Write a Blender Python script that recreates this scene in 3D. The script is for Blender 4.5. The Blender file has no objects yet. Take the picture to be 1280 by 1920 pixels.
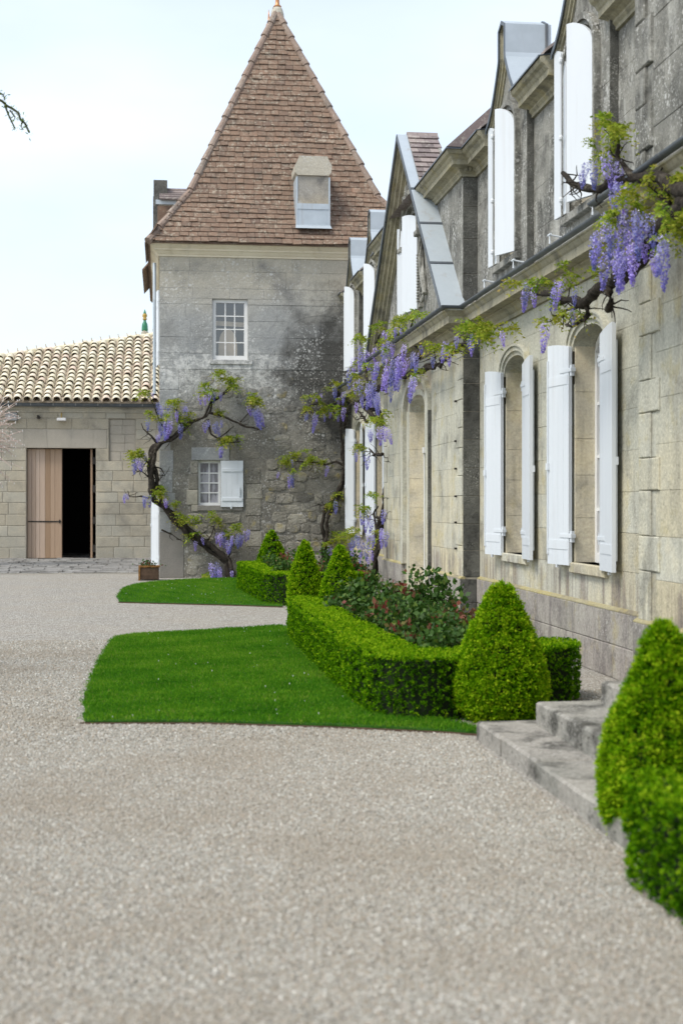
import bpy, bmesh, math, random
import numpy as np
from mathutils import Vector, Matrix, noise as mnoise

SC = bpy.context.scene
COL = SC.collection
R = math.radians

# ------------------------------------------------------------------ camera
cam_d = bpy.data.cameras.new('camera')
cam = bpy.data.objects.new('camera', cam_d)
COL.objects.link(cam)
SC.camera = cam
cam.location = (0.0, 0.0, 1.55)
cam.rotation_euler = (R(90), 0, R(-7.1814))
cam_d.sensor_fit = 'VERTICAL'
cam_d.sensor_height = 36.0
cam_d.sensor_width = 24.0
cam_d.lens = 50.0
cam_d.shift_y = -14.0 / 1920.0
cam_d.clip_start = 0.1
cam_d.clip_end = 2000.0
cam_d.dof.use_dof = True
cam_d.dof.focus_distance = 20.0
cam_d.dof.aperture_fstop = 2.3

# ------------------------------------------------------------------ light
SUN_AZ, SUN_EL = 240.0, 54.0           # azimuth clockwise from +Y; a hazy sun behind thin cloud
world = bpy.data.worlds.new('World')
SC.world = world
world.use_nodes = True
wn = world.node_tree
for n in list(wn.nodes):
    wn.nodes.remove(n)
w_out = wn.nodes.new('ShaderNodeOutputWorld')
w_bg = wn.nodes.new('ShaderNodeBackground')
w_sky = wn.nodes.new('ShaderNodeTexSky')
w_sky.sky_type = 'NISHITA'
w_sky.sun_disc = False
w_sky.sun_elevation = R(SUN_EL)
w_sky.sun_rotation = R(SUN_AZ)
w_sky.air_density = 1.0
w_sky.dust_density = 1.5
w_sky.ozone_density = 1.0
w_hsv = wn.nodes.new('ShaderNodeHueSaturation')
w_hsv.inputs['Saturation'].default_value = 0.8
w_tc = wn.nodes.new('ShaderNodeTexCoord')
w_map = wn.nodes.new('ShaderNodeMapping')
w_map.inputs['Scale'].default_value = (1.0, 1.0, 2.6)
w_noise = wn.nodes.new('ShaderNodeTexNoise')
w_noise.inputs['Scale'].default_value = 2.2
w_noise.inputs['Detail'].default_value = 8
w_noise.inputs['Roughness'].default_value = 0.42
w_ramp = wn.nodes.new('ShaderNodeValToRGB')
w_ramp.color_ramp.elements[0].position = 0.38
w_ramp.color_ramp.elements[0].color = (0.12, 0.12, 0.12, 1)
w_ramp.color_ramp.elements[1].position = 0.72
w_ramp.color_ramp.elements[1].color = (0.5, 0.5, 0.5, 1)
w_mix = wn.nodes.new('ShaderNodeMix')
w_mix.data_type = 'RGBA'
w_mix.inputs[7].default_value = (8.2, 8.7, 9.1, 1)
L = wn.links.new
L(w_tc.outputs['Generated'], w_map.inputs['Vector'])
L(w_map.outputs['Vector'], w_noise.inputs['Vector'])
L(w_noise.outputs['Fac'], w_ramp.inputs['Fac'])
L(w_sky.outputs['Color'], w_hsv.inputs['Color'])
L(w_hsv.outputs['Color'], w_mix.inputs[6])
L(w_ramp.outputs['Color'], w_mix.inputs[0])
L(w_mix.outputs[2], w_bg.inputs['Color'])
w_bg.inputs['Strength'].default_value = 0.112
L(w_bg.outputs['Background'], w_out.inputs['Surface'])

sun_d = bpy.data.lights.new('sun', 'SUN')
sun_d.energy = 1.5
sun_d.angle = R(20)
sun_d.color = (1.0, 0.945, 0.85)
sun = bpy.data.objects.new('sun', sun_d)
COL.objects.link(sun)
sdir = Vector((math.cos(R(SUN_EL)) * math.sin(R(SUN_AZ)), math.cos(R(SUN_EL)) * math.cos(R(SUN_AZ)), math.sin(R(SUN_EL))))
sun.rotation_euler = sdir.to_track_quat('Z', 'Y').to_euler()
sun.location = (30, 20, 40)

SC.view_settings.view_transform = 'Standard'
SC.view_settings.look = 'None'
SC.view_settings.exposure = 0.92
SC.view_settings.gamma = 1.0
SC.view_settings.use_curve_mapping = False
SC.render.engine = 'CYCLES'
SC.cycles.use_denoising = True
SC.cycles.max_bounces = 6
SC.cycles.transparent_max_bounces = 8
SC.cycles.caustics_reflective = False
SC.cycles.caustics_refractive = False

rnd = random.Random(7)

# ------------------------------------------------------------------ material helpers
class G:
    """small wrapper that writes node trees"""
    def __init__(s, name):
        s.m = bpy.data.materials.new(name)
        s.m.use_nodes = True
        s.t = s.m.node_tree
        for n in list(s.t.nodes):
            s.t.nodes.remove(n)
        s.out = s.t.nodes.new('ShaderNodeOutputMaterial')
        s._pos = None

    def n(s, typ, **kw):
        nd = s.t.nodes.new(typ)
        for k, v in kw.items():
            setattr(nd, k, v)
        return nd

    def put(s, sock, v):
        if isinstance(v, bpy.types.NodeSocket):
            s.t.links.new(v, sock)
        elif isinstance(v, (tuple, list)):
            sock.default_value = (*v, 1) if len(v) == 3 and sock.type == 'RGBA' else v
        else:
            sock.default_value = v

    def pos(s):
        if s._pos is None:
            s._pos = s.n('ShaderNodeNewGeometry').outputs['Position']
        return s._pos

    def stretch(s, sc, vec=None):
        mp = s.n('ShaderNodeMapping')
        s.put(mp.inputs['Vector'], vec or s.pos())
        mp.inputs['Scale'].default_value = sc
        return mp.outputs['Vector']

    def noise(s, scale, detail=4, rough=0.55, vec=None, dist=0.0):
        nd = s.n('ShaderNodeTexNoise')
        s.put(nd.inputs['Vector'], vec or s.pos())
        nd.inputs['Scale'].default_value = scale
        nd.inputs['Detail'].default_value = detail
        nd.inputs['Roughness'].default_value = rough
        nd.inputs['Distortion'].default_value = dist
        return nd.outputs['Fac']

    def voro(s, scale, vec=None, feature='F1', out='Distance', rand=1.0):
        nd = s.n('ShaderNodeTexVoronoi', feature=feature)
        s.put(nd.inputs['Vector'], vec or s.pos())
        nd.inputs['Scale'].default_value = scale
        nd.inputs['Randomness'].default_value = rand
        return nd.outputs[out]

    def ramp(s, fac, *stops):
        nd = s.n('ShaderNodeValToRGB')
        s.put(nd.inputs['Fac'], fac)
        cr = nd.color_ramp
        while len(cr.elements) < len(stops):
            cr.elements.new(0.5)
        for e, (p, c) in zip(cr.elements, stops):
            e.position = p
            e.color = (c, c, c, 1) if not isinstance(c, (tuple, list)) else (*c, 1)
        return nd.outputs['Color']

    def mix(s, fac, a, b, mode='MIX'):
        nd = s.n('ShaderNodeMix', data_type='RGBA', blend_type=mode)
        s.put(nd.inputs[0], fac)
        s.put(nd.inputs[6], a)
        s.put(nd.inputs[7], b)
        return nd.outputs[2]

    def math(s, op, a, b=0.0, clamp=False):
        nd = s.n('ShaderNodeMath', operation=op, use_clamp=clamp)
        s.put(nd.inputs[0], a)
        s.put(nd.inputs[1], b)
        return nd.outputs[0]

    def xyz(s, axis, vec=None):
        nd = s.n('ShaderNodeSeparateXYZ')
        s.put(nd.inputs[0], vec or s.pos())
        return nd.outputs[axis]

    def rand(s):
        return s.n('ShaderNodeObjectInfo').outputs['Random']

    def rand_tone(s):
        return s.math('FRACT', s.math('ADD', s.rand(), s.attr('tone')))

    def attr(s, name):
        return s.n('ShaderNodeAttribute', attribute_name=name).outputs['Fac']

    def hsv(s, col, h=0.5, sat=1.0, v=1.0):
        nd = s.n('ShaderNodeHueSaturation')
        s.put(nd.inputs['Hue'], h)
        s.put(nd.inputs['Saturation'], sat)
        s.put(nd.inputs['Value'], v)
        s.put(nd.inputs['Color'], col)
        return nd.outputs['Color']

    def bump(s, h, strength=0.3, dist=0.02):
        nd = s.n('ShaderNodeBump')
        nd.inputs['Strength'].default_value = strength
        nd.inputs['Distance'].default_value = dist
        s.put(nd.inputs['Height'], h)
        return nd.outputs['Normal']

    def done(s, col, rough=0.8, normal=None, metal=0.0, spec=0.3):
        b = s.n('ShaderNodeBsdfPrincipled')
        s.put(b.inputs['Base Color'], col)
        s.put(b.inputs['Roughness'], rough)
        s.put(b.inputs['Metallic'], metal)
        s.put(b.inputs['Specular IOR Level'], spec)
        if normal is not None:
            s.put(b.inputs['Normal'], normal)
        s.t.links.new(b.outputs[0], s.out.inputs['Surface'])
        return s.m

    def leafy(s, col, trans=0.35, rough=0.5, tcol=None, spec=0.1):
        b = s.n('ShaderNodeBsdfPrincipled')
        s.put(b.inputs['Base Color'], col)
        b.inputs['Roughness'].default_value = rough
        b.inputs['Specular IOR Level'].default_value = spec
        tr = s.n('ShaderNodeBsdfTranslucent')
        s.put(tr.inputs['Color'], tcol if tcol is not None else col)
        mx = s.n('ShaderNodeMixShader')
        mx.inputs[0].default_value = trans
        s.t.links.new(b.outputs[0], mx.inputs[1])
        s.t.links.new(tr.outputs[0], mx.inputs[2])
        s.t.links.new(mx.outputs[0], s.out.inputs['Surface'])
        return s.m


def stone(name, base, alt, grime=None, grime_lo=0.5, grime_hi=0.65, grime_scale=1.3, speck=None, speck_amt=0.0,
          rand=0.25, fine=0.35, bump=0.35, streak=0.0, streak_col=(0.1, 0.095, 0.085), low=None, high=None, pit=0.0,
          yellow=0.0, blot=None, sps=11.0, stz=0.13, runs=None, band=None):
    """limestone: two tones, own grime patches, lichen specks, run marks below ledges, a band near the ground"""
    g = G(name)
    n1 = g.math('ADD', g.noise(1.7, 5, 0.6), g.math('MULTIPLY', g.math('SUBTRACT', g.rand(), 0.5), rand))
    col = g.mix(g.ramp(n1, (0.35, 0.0), (0.65, 1.0)), base, alt)
    # each block its own tone
    rv = g.rand()
    col = g.hsv(col, 0.5, 1.0, g.math('ADD', g.math('MULTIPLY', rv, rand), 1.0 - rand * 0.5))
    if low:
        z = g.xyz(2)
        zz = g.math('ADD', z, g.math('MULTIPLY', g.noise(2.5, 4), low[3]))
        col = g.mix(g.ramp(g.math('MULTIPLY', zz, 0.1), (low[1] * 0.1, low[4] if len(low) > 4 else 0.75), (low[2] * 0.1, 0.0)), col, low[0])
    if high:
        z = g.xyz(2)
        zz = g.math('ADD', z, g.math('MULTIPLY', g.noise(1.1, 5), high[3]))
        col = g.mix(g.ramp(g.math('MULTIPLY', zz, 0.1), (high[1] * 0.1, 0.0), (high[2] * 0.1, high[4])), col, high[0])
    if grime:
        n2 = g.noise(grime_scale, 7, 0.68, dist=0.3)
        col = g.mix(g.ramp(n2, (grime_lo, 0.0), (grime_hi, 0.85)), col, grime)
    if streak:
        n3 = g.noise(4.0, 5, 0.6, g.stretch((1.6, 1.6, stz)))
        col = g.mix(g.ramp(n3, (0.5, 0.0), (0.72, streak)), col, streak_col)
    if runs:
        n6 = g.noise(5.0, 4, 0.6, g.stretch((1.5, 1.5, 0.1)))
        z = g.math('ADD', g.xyz(2), g.math('MULTIPLY', g.noise(3.0, 4), 0.3))
        zone = g.math('MULTIPLY', g.ramp(g.math('MULTIPLY', z, 0.1), (runs[0] * 0.1 - 0.005, 0.0), (runs[0] * 0.1 + 0.01, 1.0)), g.ramp(g.math('MULTIPLY', z, 0.1), (runs[1] * 0.1, 1.0), (runs[1] * 0.1 + 0.012, 0.0)))
        col = g.mix(g.math('MULTIPLY', g.ramp(n6, (0.46, 0.0), (0.62, runs[3])), zone), col, runs[2])
    if band:
        z = g.math('ADD', g.math('SUBTRACT', g.xyz(2), band[0]), g.math('MULTIPLY', g.math('SUBTRACT', g.noise(2.2, 6, 0.7), 0.5), 1.0))
        z = g.math('DIVIDE', g.math('ABSOLUTE', z), band[1])
        pk = g.ramp(g.noise(9, 6, 0.75), (0.44, 0.0), (0.58, 1.0))
        col = g.mix(g.math('MULTIPLY', g.ramp(z, (0.3, band[3]), (1.0, 0.0)), pk), col, band[2])
    if blot:
        bx, bz, rx, rz, bc, ba = blot
        x_ = g.math('DIVIDE', g.math('SUBTRACT', g.xyz(0), bx), rx)
        z_ = g.math('DIVIDE', g.math('SUBTRACT', g.xyz(2), bz), rz)
        dd = g.math('SQRT', g.math('ADD', g.math('MULTIPLY', x_, x_), g.math('MULTIPLY', z_, z_)))
        dd = g.math('ADD', dd, g.math('MULTIPLY', g.math('SUBTRACT', g.noise(1.8, 7, 0.7), 0.5), 1.6))
        col = g.mix(g.ramp(dd, (0.45, ba), (1.05, 0.0)), col, bc)
    if yellow:
        n5 = g.noise(3.3, 5, 0.6)
        col = g.mix(g.ramp(n5, (0.56, 0.0), (0.68, yellow)), col, (0.42, 0.34, 0.1))
    if speck_amt:
        # crusts of pale lichen: round colonies of two sizes plus fine dust, all gathered in drifts
        gate = g.noise(1.6, 5, 0.65)
        wob = g.math('MULTIPLY', g.noise(sps * 3, 4, 0.7), 0.5)
        m1 = g.math('MULTIPLY', g.ramp(g.math('ADD', g.voro(sps), wob), (0.47, 1.0), (0.56, 0.0)), g.ramp(gate, (0.5, 0.0), (0.62, 1.0)))
        m2 = g.math('MULTIPLY', g.ramp(g.math('ADD', g.voro(sps * 2.3), wob), (0.45, 1.0), (0.58, 0.0)), g.ramp(gate, (0.44, 0.0), (0.58, 0.9)))
        n4 = g.math('MULTIPLY', g.ramp(g.noise(sps * 4.5, 5, 0.75), (0.55, 0.0), (0.63, 0.55)), g.ramp(g.noise(2.7, 4, 0.6), (0.42, 0.1), (0.6, 1.0)))
        msk = g.math('MAXIMUM', g.math('MAXIMUM', m1, m2), n4)
        col = g.mix(g.math('MULTIPLY', msk, speck_amt), col, speck)
    f1 = g.noise(38, 6, 0.7)
    col = g.mix(fine, col, g.ramp(f1, (0.3, 0.25), (0.7, 0.8)), 'OVERLAY')
    h = g.math('ADD', g.math('MULTIPLY', g.noise(9, 6, 0.65), 1.0), g.math('MULTIPLY', f1, 0.5))
    if pit:
        h = g.math('SUBTRACT', h, g.math('MULTIPLY', g.ramp(g.voro(14), (0.08, 1.0), (0.22, 0.0)), pit))
    return g.done(col, 0.92, g.bump(h, bump, 0.03), 0, 0.15)


M = {}
M['wall'] = stone('limestone_wall', (0.60, 0.54, 0.375), (0.45, 0.44, 0.365), grime=(0.22, 0.215, 0.18), grime_lo=0.52, grime_hi=0.70, grime_scale=1.9,
                  speck=(0.52, 0.5, 0.44), speck_amt=0.12, rand=0.3, streak=0.6, streak_col=(0.22, 0.21, 0.175), high=((0.44, 0.44, 0.37), 1.7, 3.3, 1.6, 0.85),
                  pit=0.5, yellow=0.3, fine=0.5, runs=(0.5, 1.0, (0.2, 0.165, 0.145), 0.75))
M['reveal'] = stone('reveal_stone', (0.62, 0.54, 0.37), (0.50, 0.46, 0.36), grime=(0.26, 0.245, 0.21), grime_lo=0.52, grime_hi=0.72, rand=0.15, streak=0.4, yellow=0.2)
M['plinth'] = stone('plinth_stone', (0.37, 0.35, 0.30), (0.30, 0.275, 0.245), grime=(0.16, 0.145, 0.135), grime_lo=0.46, grime_hi=0.66, grime_scale=3.2,
                    speck=(0.5, 0.49, 0.45), speck_amt=0.55, rand=0.3, streak=0.6, streak_col=(0.13, 0.11, 0.11), yellow=0.3, fine=0.6, sps=15, stz=0.25)
M['moss'] = stone('mossy_plinth_cap', (0.34, 0.31, 0.2), (0.40, 0.34, 0.14), grime=(0.17, 0.15, 0.12), rand=0.2, fine=0.5)
M['attic'] = stone('attic_stone', (0.17, 0.17, 0.152), (0.30, 0.295, 0.26), grime=(0.05, 0.05, 0.045), grime_lo=0.47, grime_hi=0.66, grime_scale=2.6,
                   speck=(0.58, 0.58, 0.55), speck_amt=0.85, rand=0.05, streak=0.75, streak_col=(0.46, 0.46, 0.42), bump=0.7, sps=13, stz=0.45)
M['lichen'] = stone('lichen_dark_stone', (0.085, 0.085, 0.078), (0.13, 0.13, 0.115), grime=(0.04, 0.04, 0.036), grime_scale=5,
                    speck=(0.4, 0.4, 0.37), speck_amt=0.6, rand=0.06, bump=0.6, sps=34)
M['cornice'] = stone('cornice_stone', (0.39, 0.36, 0.255), (0.31, 0.295, 0.22), grime=(0.10, 0.098, 0.085), grime_lo=0.5, grime_hi=0.7, grime_scale=3.0,
                     speck=(0.4, 0.4, 0.36), speck_amt=0.2, rand=0.0, streak=0.5, streak_col=(0.09, 0.088, 0.075), yellow=0.3)
BL = (3.75, 4.25, 1.55, 2.0, (0.062, 0.061, 0.056), 0.93)
M['tower_ashlar'] = stone('tower_ashlar', (0.28, 0.29, 0.29), (0.36, 0.365, 0.35), grime=(0.19, 0.19, 0.182), grime_lo=0.5, grime_hi=0.72, grime_scale=1.2,
                          speck=(0.66, 0.67, 0.65), speck_amt=0.62, sps=9, band=(4.45, 0.5, (0.66, 0.66, 0.63), 0.8), rand=0.05, bump=0.5, high=((0.52, 0.48, 0.38), 5.9, 6.9, 1.0, 0.8), blot=BL)
M['tower_wall'] = stone('tower_render', (0.195, 0.183, 0.152), (0.285, 0.27, 0.225), grime=(0.13, 0.125, 0.112), grime_lo=0.48, grime_hi=0.7, grime_scale=1.3,
                        speck=(0.62, 0.62, 0.59), speck_amt=0.7, sps=8.5, band=(4.3, 0.5, (0.62, 0.62, 0.59), 0.75), rand=0.05, bump=1.0, fine=0.6, high=((0.31, 0.315, 0.305), 3.4, 4.7, 1.2, 0.9), blot=BL)
M['rubble'] = stone('rubble_stone', (0.215, 0.203, 0.168), (0.31, 0.292, 0.24), grime=(0.14, 0.13, 0.11), grime_lo=0.48, grime_hi=0.68, grime_scale=2.2,
                    speck=(0.55, 0.53, 0.48), speck_amt=0.5, rand=0.34, bump=1.0, fine=0.6, yellow=0.45, pit=0.6, high=((0.31, 0.315, 0.305), 3.4, 4.7, 1.2, 0.8), blot=BL)
M['barn'] = stone('barn_stone', (0.50, 0.45, 0.345), (0.39, 0.37, 0.305), grime=(0.19, 0.182, 0.16), grime_lo=0.5, grime_hi=0.75, speck=(0.48, 0.47, 0.43),
                  speck_amt=0.25, rand=0.34, low=((0.26, 0.26, 0.24), 0.2, 2.6, 1.2, 0.5))
M['barn_joint'] = stone('barn_mortar', (0.42, 0.39, 0.32), (0.36, 0.34, 0.29), rand=0)
M['joint'] = stone('wall_mortar', (0.40, 0.36, 0.28), (0.32, 0.30, 0.24), rand=0)
M['cream'] = stone('cream_cornice_stone', (0.80, 0.74, 0.58), (0.74, 0.67, 0.51), grime=(0.36, 0.32, 0.23), grime_lo=0.55, grime_hi=0.8, rand=0.05, yellow=0.15, fine=0.2)
M['lintel'] = stone('lintel_stone', (0.45, 0.41, 0.34), (0.39, 0.36, 0.30), rand=0.12, fine=0.2, streak=0.2, streak_col=(0.3, 0.28, 0.24))
M['step'] = stone('step_stone', (0.36, 0.34, 0.30), (0.25, 0.245, 0.215), grime=(0.06, 0.058, 0.05), grime_lo=0.5, grime_hi=0.64, grime_scale=3.4, speck=(0.5, 0.48, 0.44),
                  speck_amt=0.55, rand=0.3, bump=0.8, pit=0.6, fine=0.55, sps=18)
M['cement'] = stone('grey_cement', (0.25, 0.235, 0.21), (0.21, 0.2, 0.18), rand=0, fine=0.25, grime=(0.15, 0.14, 0.12), grime_lo=0.55, grime_hi=0.8)
M['cobble'] = stone('cobble_stone', (0.30, 0.295, 0.28), (0.2, 0.195, 0.185), grime=(0.09, 0.088, 0.08), rand=0.8, bump=0.6)


def plain(name, col, rough=0.6, metal=0.0, var=0.0, scale=6.0, bump=0.0, spec=0.3, rand=0.0):
    g = G(name)
    c = col
    if var:
        n = g.noise(scale, 5, 0.6)
        c = g.mix(g.ramp(n, (0.35, 0.0), (0.7, 1.0)), c, tuple(x * (1 - var) for x in col))
    if rand:
        c = g.hsv(c, 0.5, 1.0, g.math('ADD', g.math('MULTIPLY', g.rand(), rand), 1 - rand * 0.5))
    nm = g.bump(g.noise(30, 5), bump, 0.01) if bump else None
    return g.done(c, rough, nm, metal, spec)


def paint_white():
    g = G('white_shutter_paint')
    n = g.noise(2.2, 5, 0.6, g.stretch((1, 1, 0.35)))
    col = g.mix(g.ramp(n, (0.4, 0.0), (0.75, 0.35)), (0.66, 0.70, 0.73), (0.58, 0.61, 0.635))
    s = g.noise(7, 5, 0.65, g.stretch((1, 1, 0.09)))
    col = g.mix(g.ramp(s, (0.55, 0.0), (0.75, 0.28)), col, (0.46, 0.45, 0.42))
    d = g.ramp(g.noise(55, 3, 0.6), (0.7, 0.0), (0.78, 0.5))
    col = g.mix(d, col, (0.45, 0.42, 0.38))
    return g.done(col, 0.42, g.bump(g.noise(24, 4), 0.06, 0.01), 0, 0.35)


M['white'] = paint_white()
M['frame'] = plain('white_window_paint', (0.82, 0.82, 0.80), 0.45, 0, 0.1)


def glass():
    g = G('window_glass')
    n = g.noise(2.3, 3)
    return g.done(g.ramp(g.rand(), (0.0, (0.02, 0.02, 0.022)), (1.0, (0.045, 0.042, 0.04))), 0.06, g.bump(n, 0.08, 0.02), 0, 0.9)


M['glass'] = glass()


def zinc(name, base, dark):
    g = G(name)
    n = g.noise(3.0, 6, 0.65)
    col = g.mix(g.ramp(n, (0.35, 0.0), (0.7, 1.0)), base, dark)
    s = g.noise(5.0, 5, 0.6, g.stretch((1.4, 1.4, 0.2)))
    col = g.mix(g.ramp(s, (0.58, 0.0), (0.75, 0.4)), col, (0.36, 0.32, 0.26))
    return g.done(col, g.ramp(n, (0.3, 0.42), (0.7, 0.6)), g.bump(g.noise(6, 3), 0.08, 0.02), 0.35, 0.5)


M['zinc'] = zinc('zinc_sheet', (0.50, 0.56, 0.60), (0.42, 0.48, 0.52))
M['gutter'] = zinc('dark_zinc_gutter', (0.13, 0.15, 0.17), (0.09, 0.105, 0.12))
M['iron'] = plain('dark_iron', (0.05, 0.045, 0.04), 0.6, 0.4, 0.3)
M['rust'] = plain('rusted_steel', (0.11, 0.07, 0.045), 0.85, 0.1, 0.5, 14)
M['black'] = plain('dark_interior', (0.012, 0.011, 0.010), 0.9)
M['grey_metal'] = plain('grey_metal', (0.35, 0.35, 0.34), 0.5, 0.3, 0.2)
M['copper'] = plain('copper_finial', (0.62, 0.30, 0.14), 0.4, 0.5, 0.35, 20)
M['verdigris'] = plain('green_glazed_finial', (0.05, 0.23, 0.13), 0.3, 0.0, 0.4, 12)
M['ochre'] = plain('ochre_glaze', (0.42, 0.28, 0.06), 0.35)
M['curtain'] = plain('net_curtain', (0.42, 0.41, 0.44), 0.9, 0, 0.35, 20)
M['soil'] = plain('garden_soil', (0.055, 0.04, 0.028), 0.95, 0, 0.5, 25, 0.6)
M['cable'] = plain('white_cable', (0.7, 0.7, 0.68), 0.5)


def wood():
    g = G('larch_door_boards')
    v = g.stretch((14, 14, 0.7))
    n = g.noise(3.0, 6, 0.6, v, 0.4)
    col = g.mix(n, (0.50, 0.36, 0.25), (0.36, 0.25, 0.17))
    col = g.hsv(col, 0.5, g.math('ADD', g.math('MULTIPLY', g.rand(), -0.4), 1.1), g.math('ADD', g.math('MULTIPLY', g.rand(), 0.55), 0.8))
    return g.done(col, 0.65, g.bump(n, 0.15, 0.01), 0, 0.25)


M['wood'] = wood()


def tile_brown():
    g = G('flat_clay_roof_tile')
    rv = g.rand_tone()
    n = g.noise(1.4, 5, 0.6)
    idx = g.math('ADD', g.math('MULTIPLY', rv, 0.55), g.math('MULTIPLY', n, 0.6))
    col = g.ramp(idx, (0.1, (0.13, 0.095, 0.078)), (0.45, (0.20, 0.137, 0.10)), (0.86, (0.235, 0.16, 0.115)), (0.99, (0.32, 0.20, 0.14)))
    n2 = g.noise(7, 6, 0.7)
    col = g.mix(g.ramp(n2, (0.5, 0.0), (0.66, 0.6)), col, (0.13, 0.115, 0.09))
    band = g.ramp(g.noise(1.6, 5, 0.65, g.stretch((0.8, 0.8, 2.2))), (0.44, 0.25), (0.62, 1.0))
    sp = g.ramp(g.noise(13, 6, 0.75), (0.52, 0.0), (0.6, 1.0))
    col = g.mix(g.math('MULTIPLY', g.math('MULTIPLY', sp, band), 0.8), col, (0.44, 0.40, 0.32))
    return g.done(col, 0.9, g.bump(g.noise(24, 6, 0.7), 0.5, 0.02), 0, 0.15)


M['tile'] = tile_brown()


def tile_slate():
    g = G('grey_slate_tile')
    rv = g.rand()
    col = g.ramp(rv, (0.0, (0.16, 0.135, 0.13)), (0.6, (0.24, 0.20, 0.195)), (1.0, (0.33, 0.28, 0.26)))
    sp = g.ramp(g.noise(14, 5, 0.7), (0.54, 0.0), (0.64, 0.7))
    col = g.mix(sp, col, (0.42, 0.40, 0.35))
    return g.done(col, 0.85, g.bump(g.noise(24, 6, 0.7), 0.4, 0.02), 0, 0.2)


M['slate'] = tile_slate()


def tile_canal():
    g = G('pale_canal_tile')
    rv = g.rand_tone()
    n = g.noise(2.0, 5, 0.6)
    col = g.ramp(rv, (0.0, (0.64, 0.57, 0.43)), (0.35, (0.76, 0.70, 0.54)), (0.8, (0.80, 0.75, 0.6)), (0.98, (0.72, 0.58, 0.47)))
    col = g.mix(g.ramp(g.noise(5, 6, 0.65), (0.52, 0.0), (0.72, 0.5)), col, (0.42, 0.42, 0.25))
    col = g.mix(g.ramp(g.noise(13, 5, 0.7), (0.58, 0.0), (0.7, 0.5)), col, (0.12, 0.11, 0.09))
    return g.done(col, 0.9, g.bump(g.noise(20, 5, 0.7), 0.4, 0.02), 0, 0.15)


M['canal'] = tile_canal()
M['canal_under'] = plain('canal_channel_tile', (0.5, 0.42, 0.32), 0.9, 0, 0.5, 8)


def gravel_ground():
    g = G('gravel_ground')
    v = g.voro(52, out='Color')
    vd = g.voro(52)
    v2 = g.voro(19, out='Color')
    col = g.ramp(g.xyz(0, v), (0.0, (0.26, 0.246, 0.215)), (0.35, (0.42, 0.405, 0.362)), (0.7, (0.525, 0.507, 0.455)), (1.0, (0.68, 0.66, 0.60)))
    col = g.mix(g.ramp(g.math('MULTIPLY', vd, 1.6), (0.35, 0.0), (0.95, 0.6)), col, (0.2, 0.18, 0.155))
    col = g.mix(0.25, col, g.ramp(g.xyz(0, v2), (0.0, 0.3), (1.0, 0.7)), 'OVERLAY')
    big = g.noise(0.9, 5, 0.6)
    col = g.mix(g.ramp(big, (0.42, 0.0), (0.68, 0.4)), col, (0.38, 0.335, 0.27))
    h = g.math('SUBTRACT', 1.0, vd)
    return g.done(col, 0.95, g.bump(h, 0.9, 0.02), 0, 0.15)


M['gravel'] = gravel_ground()


def pebble_mat():
    g = G('gravel_pebble')
    rv = g.rand()
    col = g.ramp(rv, (0.0, (0.17, 0.16, 0.135)), (0.12, (0.28, 0.265, 0.225)), (0.2, (0.345, 0.29, 0.215)), (0.28, (0.32, 0.31, 0.27)), (0.62, (0.355, 0.335, 0.288)), (0.7, (0.39, 0.33, 0.27)), (0.78, (0.365, 0.357, 0.318)), (0.94, (0.48, 0.47, 0.43)), (1.0, (0.72, 0.71, 0.65)))
    big = g.noise(0.9, 5, 0.6)
    col = g.mix(g.ramp(big, (0.42, 0.0), (0.68, 0.5)), col, (0.27, 0.23, 0.175))
    return g.done(col, 0.85, None, 0, 0.2)


M['pebble'] = pebble_mat()


def leaf_mat(name, stops, trans=0.3, rough=0.5, spec=0.04, vary=0.0):
    g = G(name)
    t = g.attr('tone')
    col = g.ramp(t, *stops)
    if vary:
        col = g.hsv(col, g.math('ADD', 0.5, g.math('MULTIPLY', g.math('SUBTRACT', g.rand(), 0.5), vary * 0.12)), 1.0, g.math('ADD', 1 - vary / 2, g.math('MULTIPLY', g.rand(), vary)))
    return g.leafy(col, trans, rough, spec=spec)


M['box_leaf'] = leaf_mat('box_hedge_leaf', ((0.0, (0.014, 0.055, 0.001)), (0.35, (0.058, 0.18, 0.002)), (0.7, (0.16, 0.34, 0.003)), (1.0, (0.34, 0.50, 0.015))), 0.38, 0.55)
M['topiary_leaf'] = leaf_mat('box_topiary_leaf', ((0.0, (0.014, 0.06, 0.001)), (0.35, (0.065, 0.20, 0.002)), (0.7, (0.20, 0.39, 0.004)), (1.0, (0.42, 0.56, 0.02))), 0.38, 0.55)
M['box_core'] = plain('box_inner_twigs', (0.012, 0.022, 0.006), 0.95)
M['grass'] = leaf_mat('lawn_blade', ((0.0, (0.03, 0.135, 0.006)), (0.45, (0.09, 0.265, 0.012)), (0.85, (0.21, 0.37, 0.025)), (1.0, (0.26, 0.31, 0.07))), 0.42, 0.55)
M['turf'] = plain('lawn_soil', (0.025, 0.10, 0.005), 0.95, 0, 0.35, 30)
M['daisy'] = plain('daisy_white', (0.75, 0.75, 0.7), 0.7)
M['wist_leaf'] = leaf_mat('wisteria_leaf', ((0.0, (0.13, 0.21, 0.015)), (0.45, (0.29, 0.37, 0.03)), (0.75, (0.43, 0.44, 0.06)), (1.0, (0.42, 0.30, 0.10))), 0.45, 0.45, 0.15, 0.3)
M['wist_flower'] = leaf_mat('wisteria_petal', ((0.0, (0.20, 0.17, 0.56)), (0.35, (0.35, 0.31, 0.72)), (0.7, (0.56, 0.53, 0.84)), (1.0, (0.8, 0.78, 0.92))), 0.3, 0.6, 0.1, 0.45)
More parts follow.
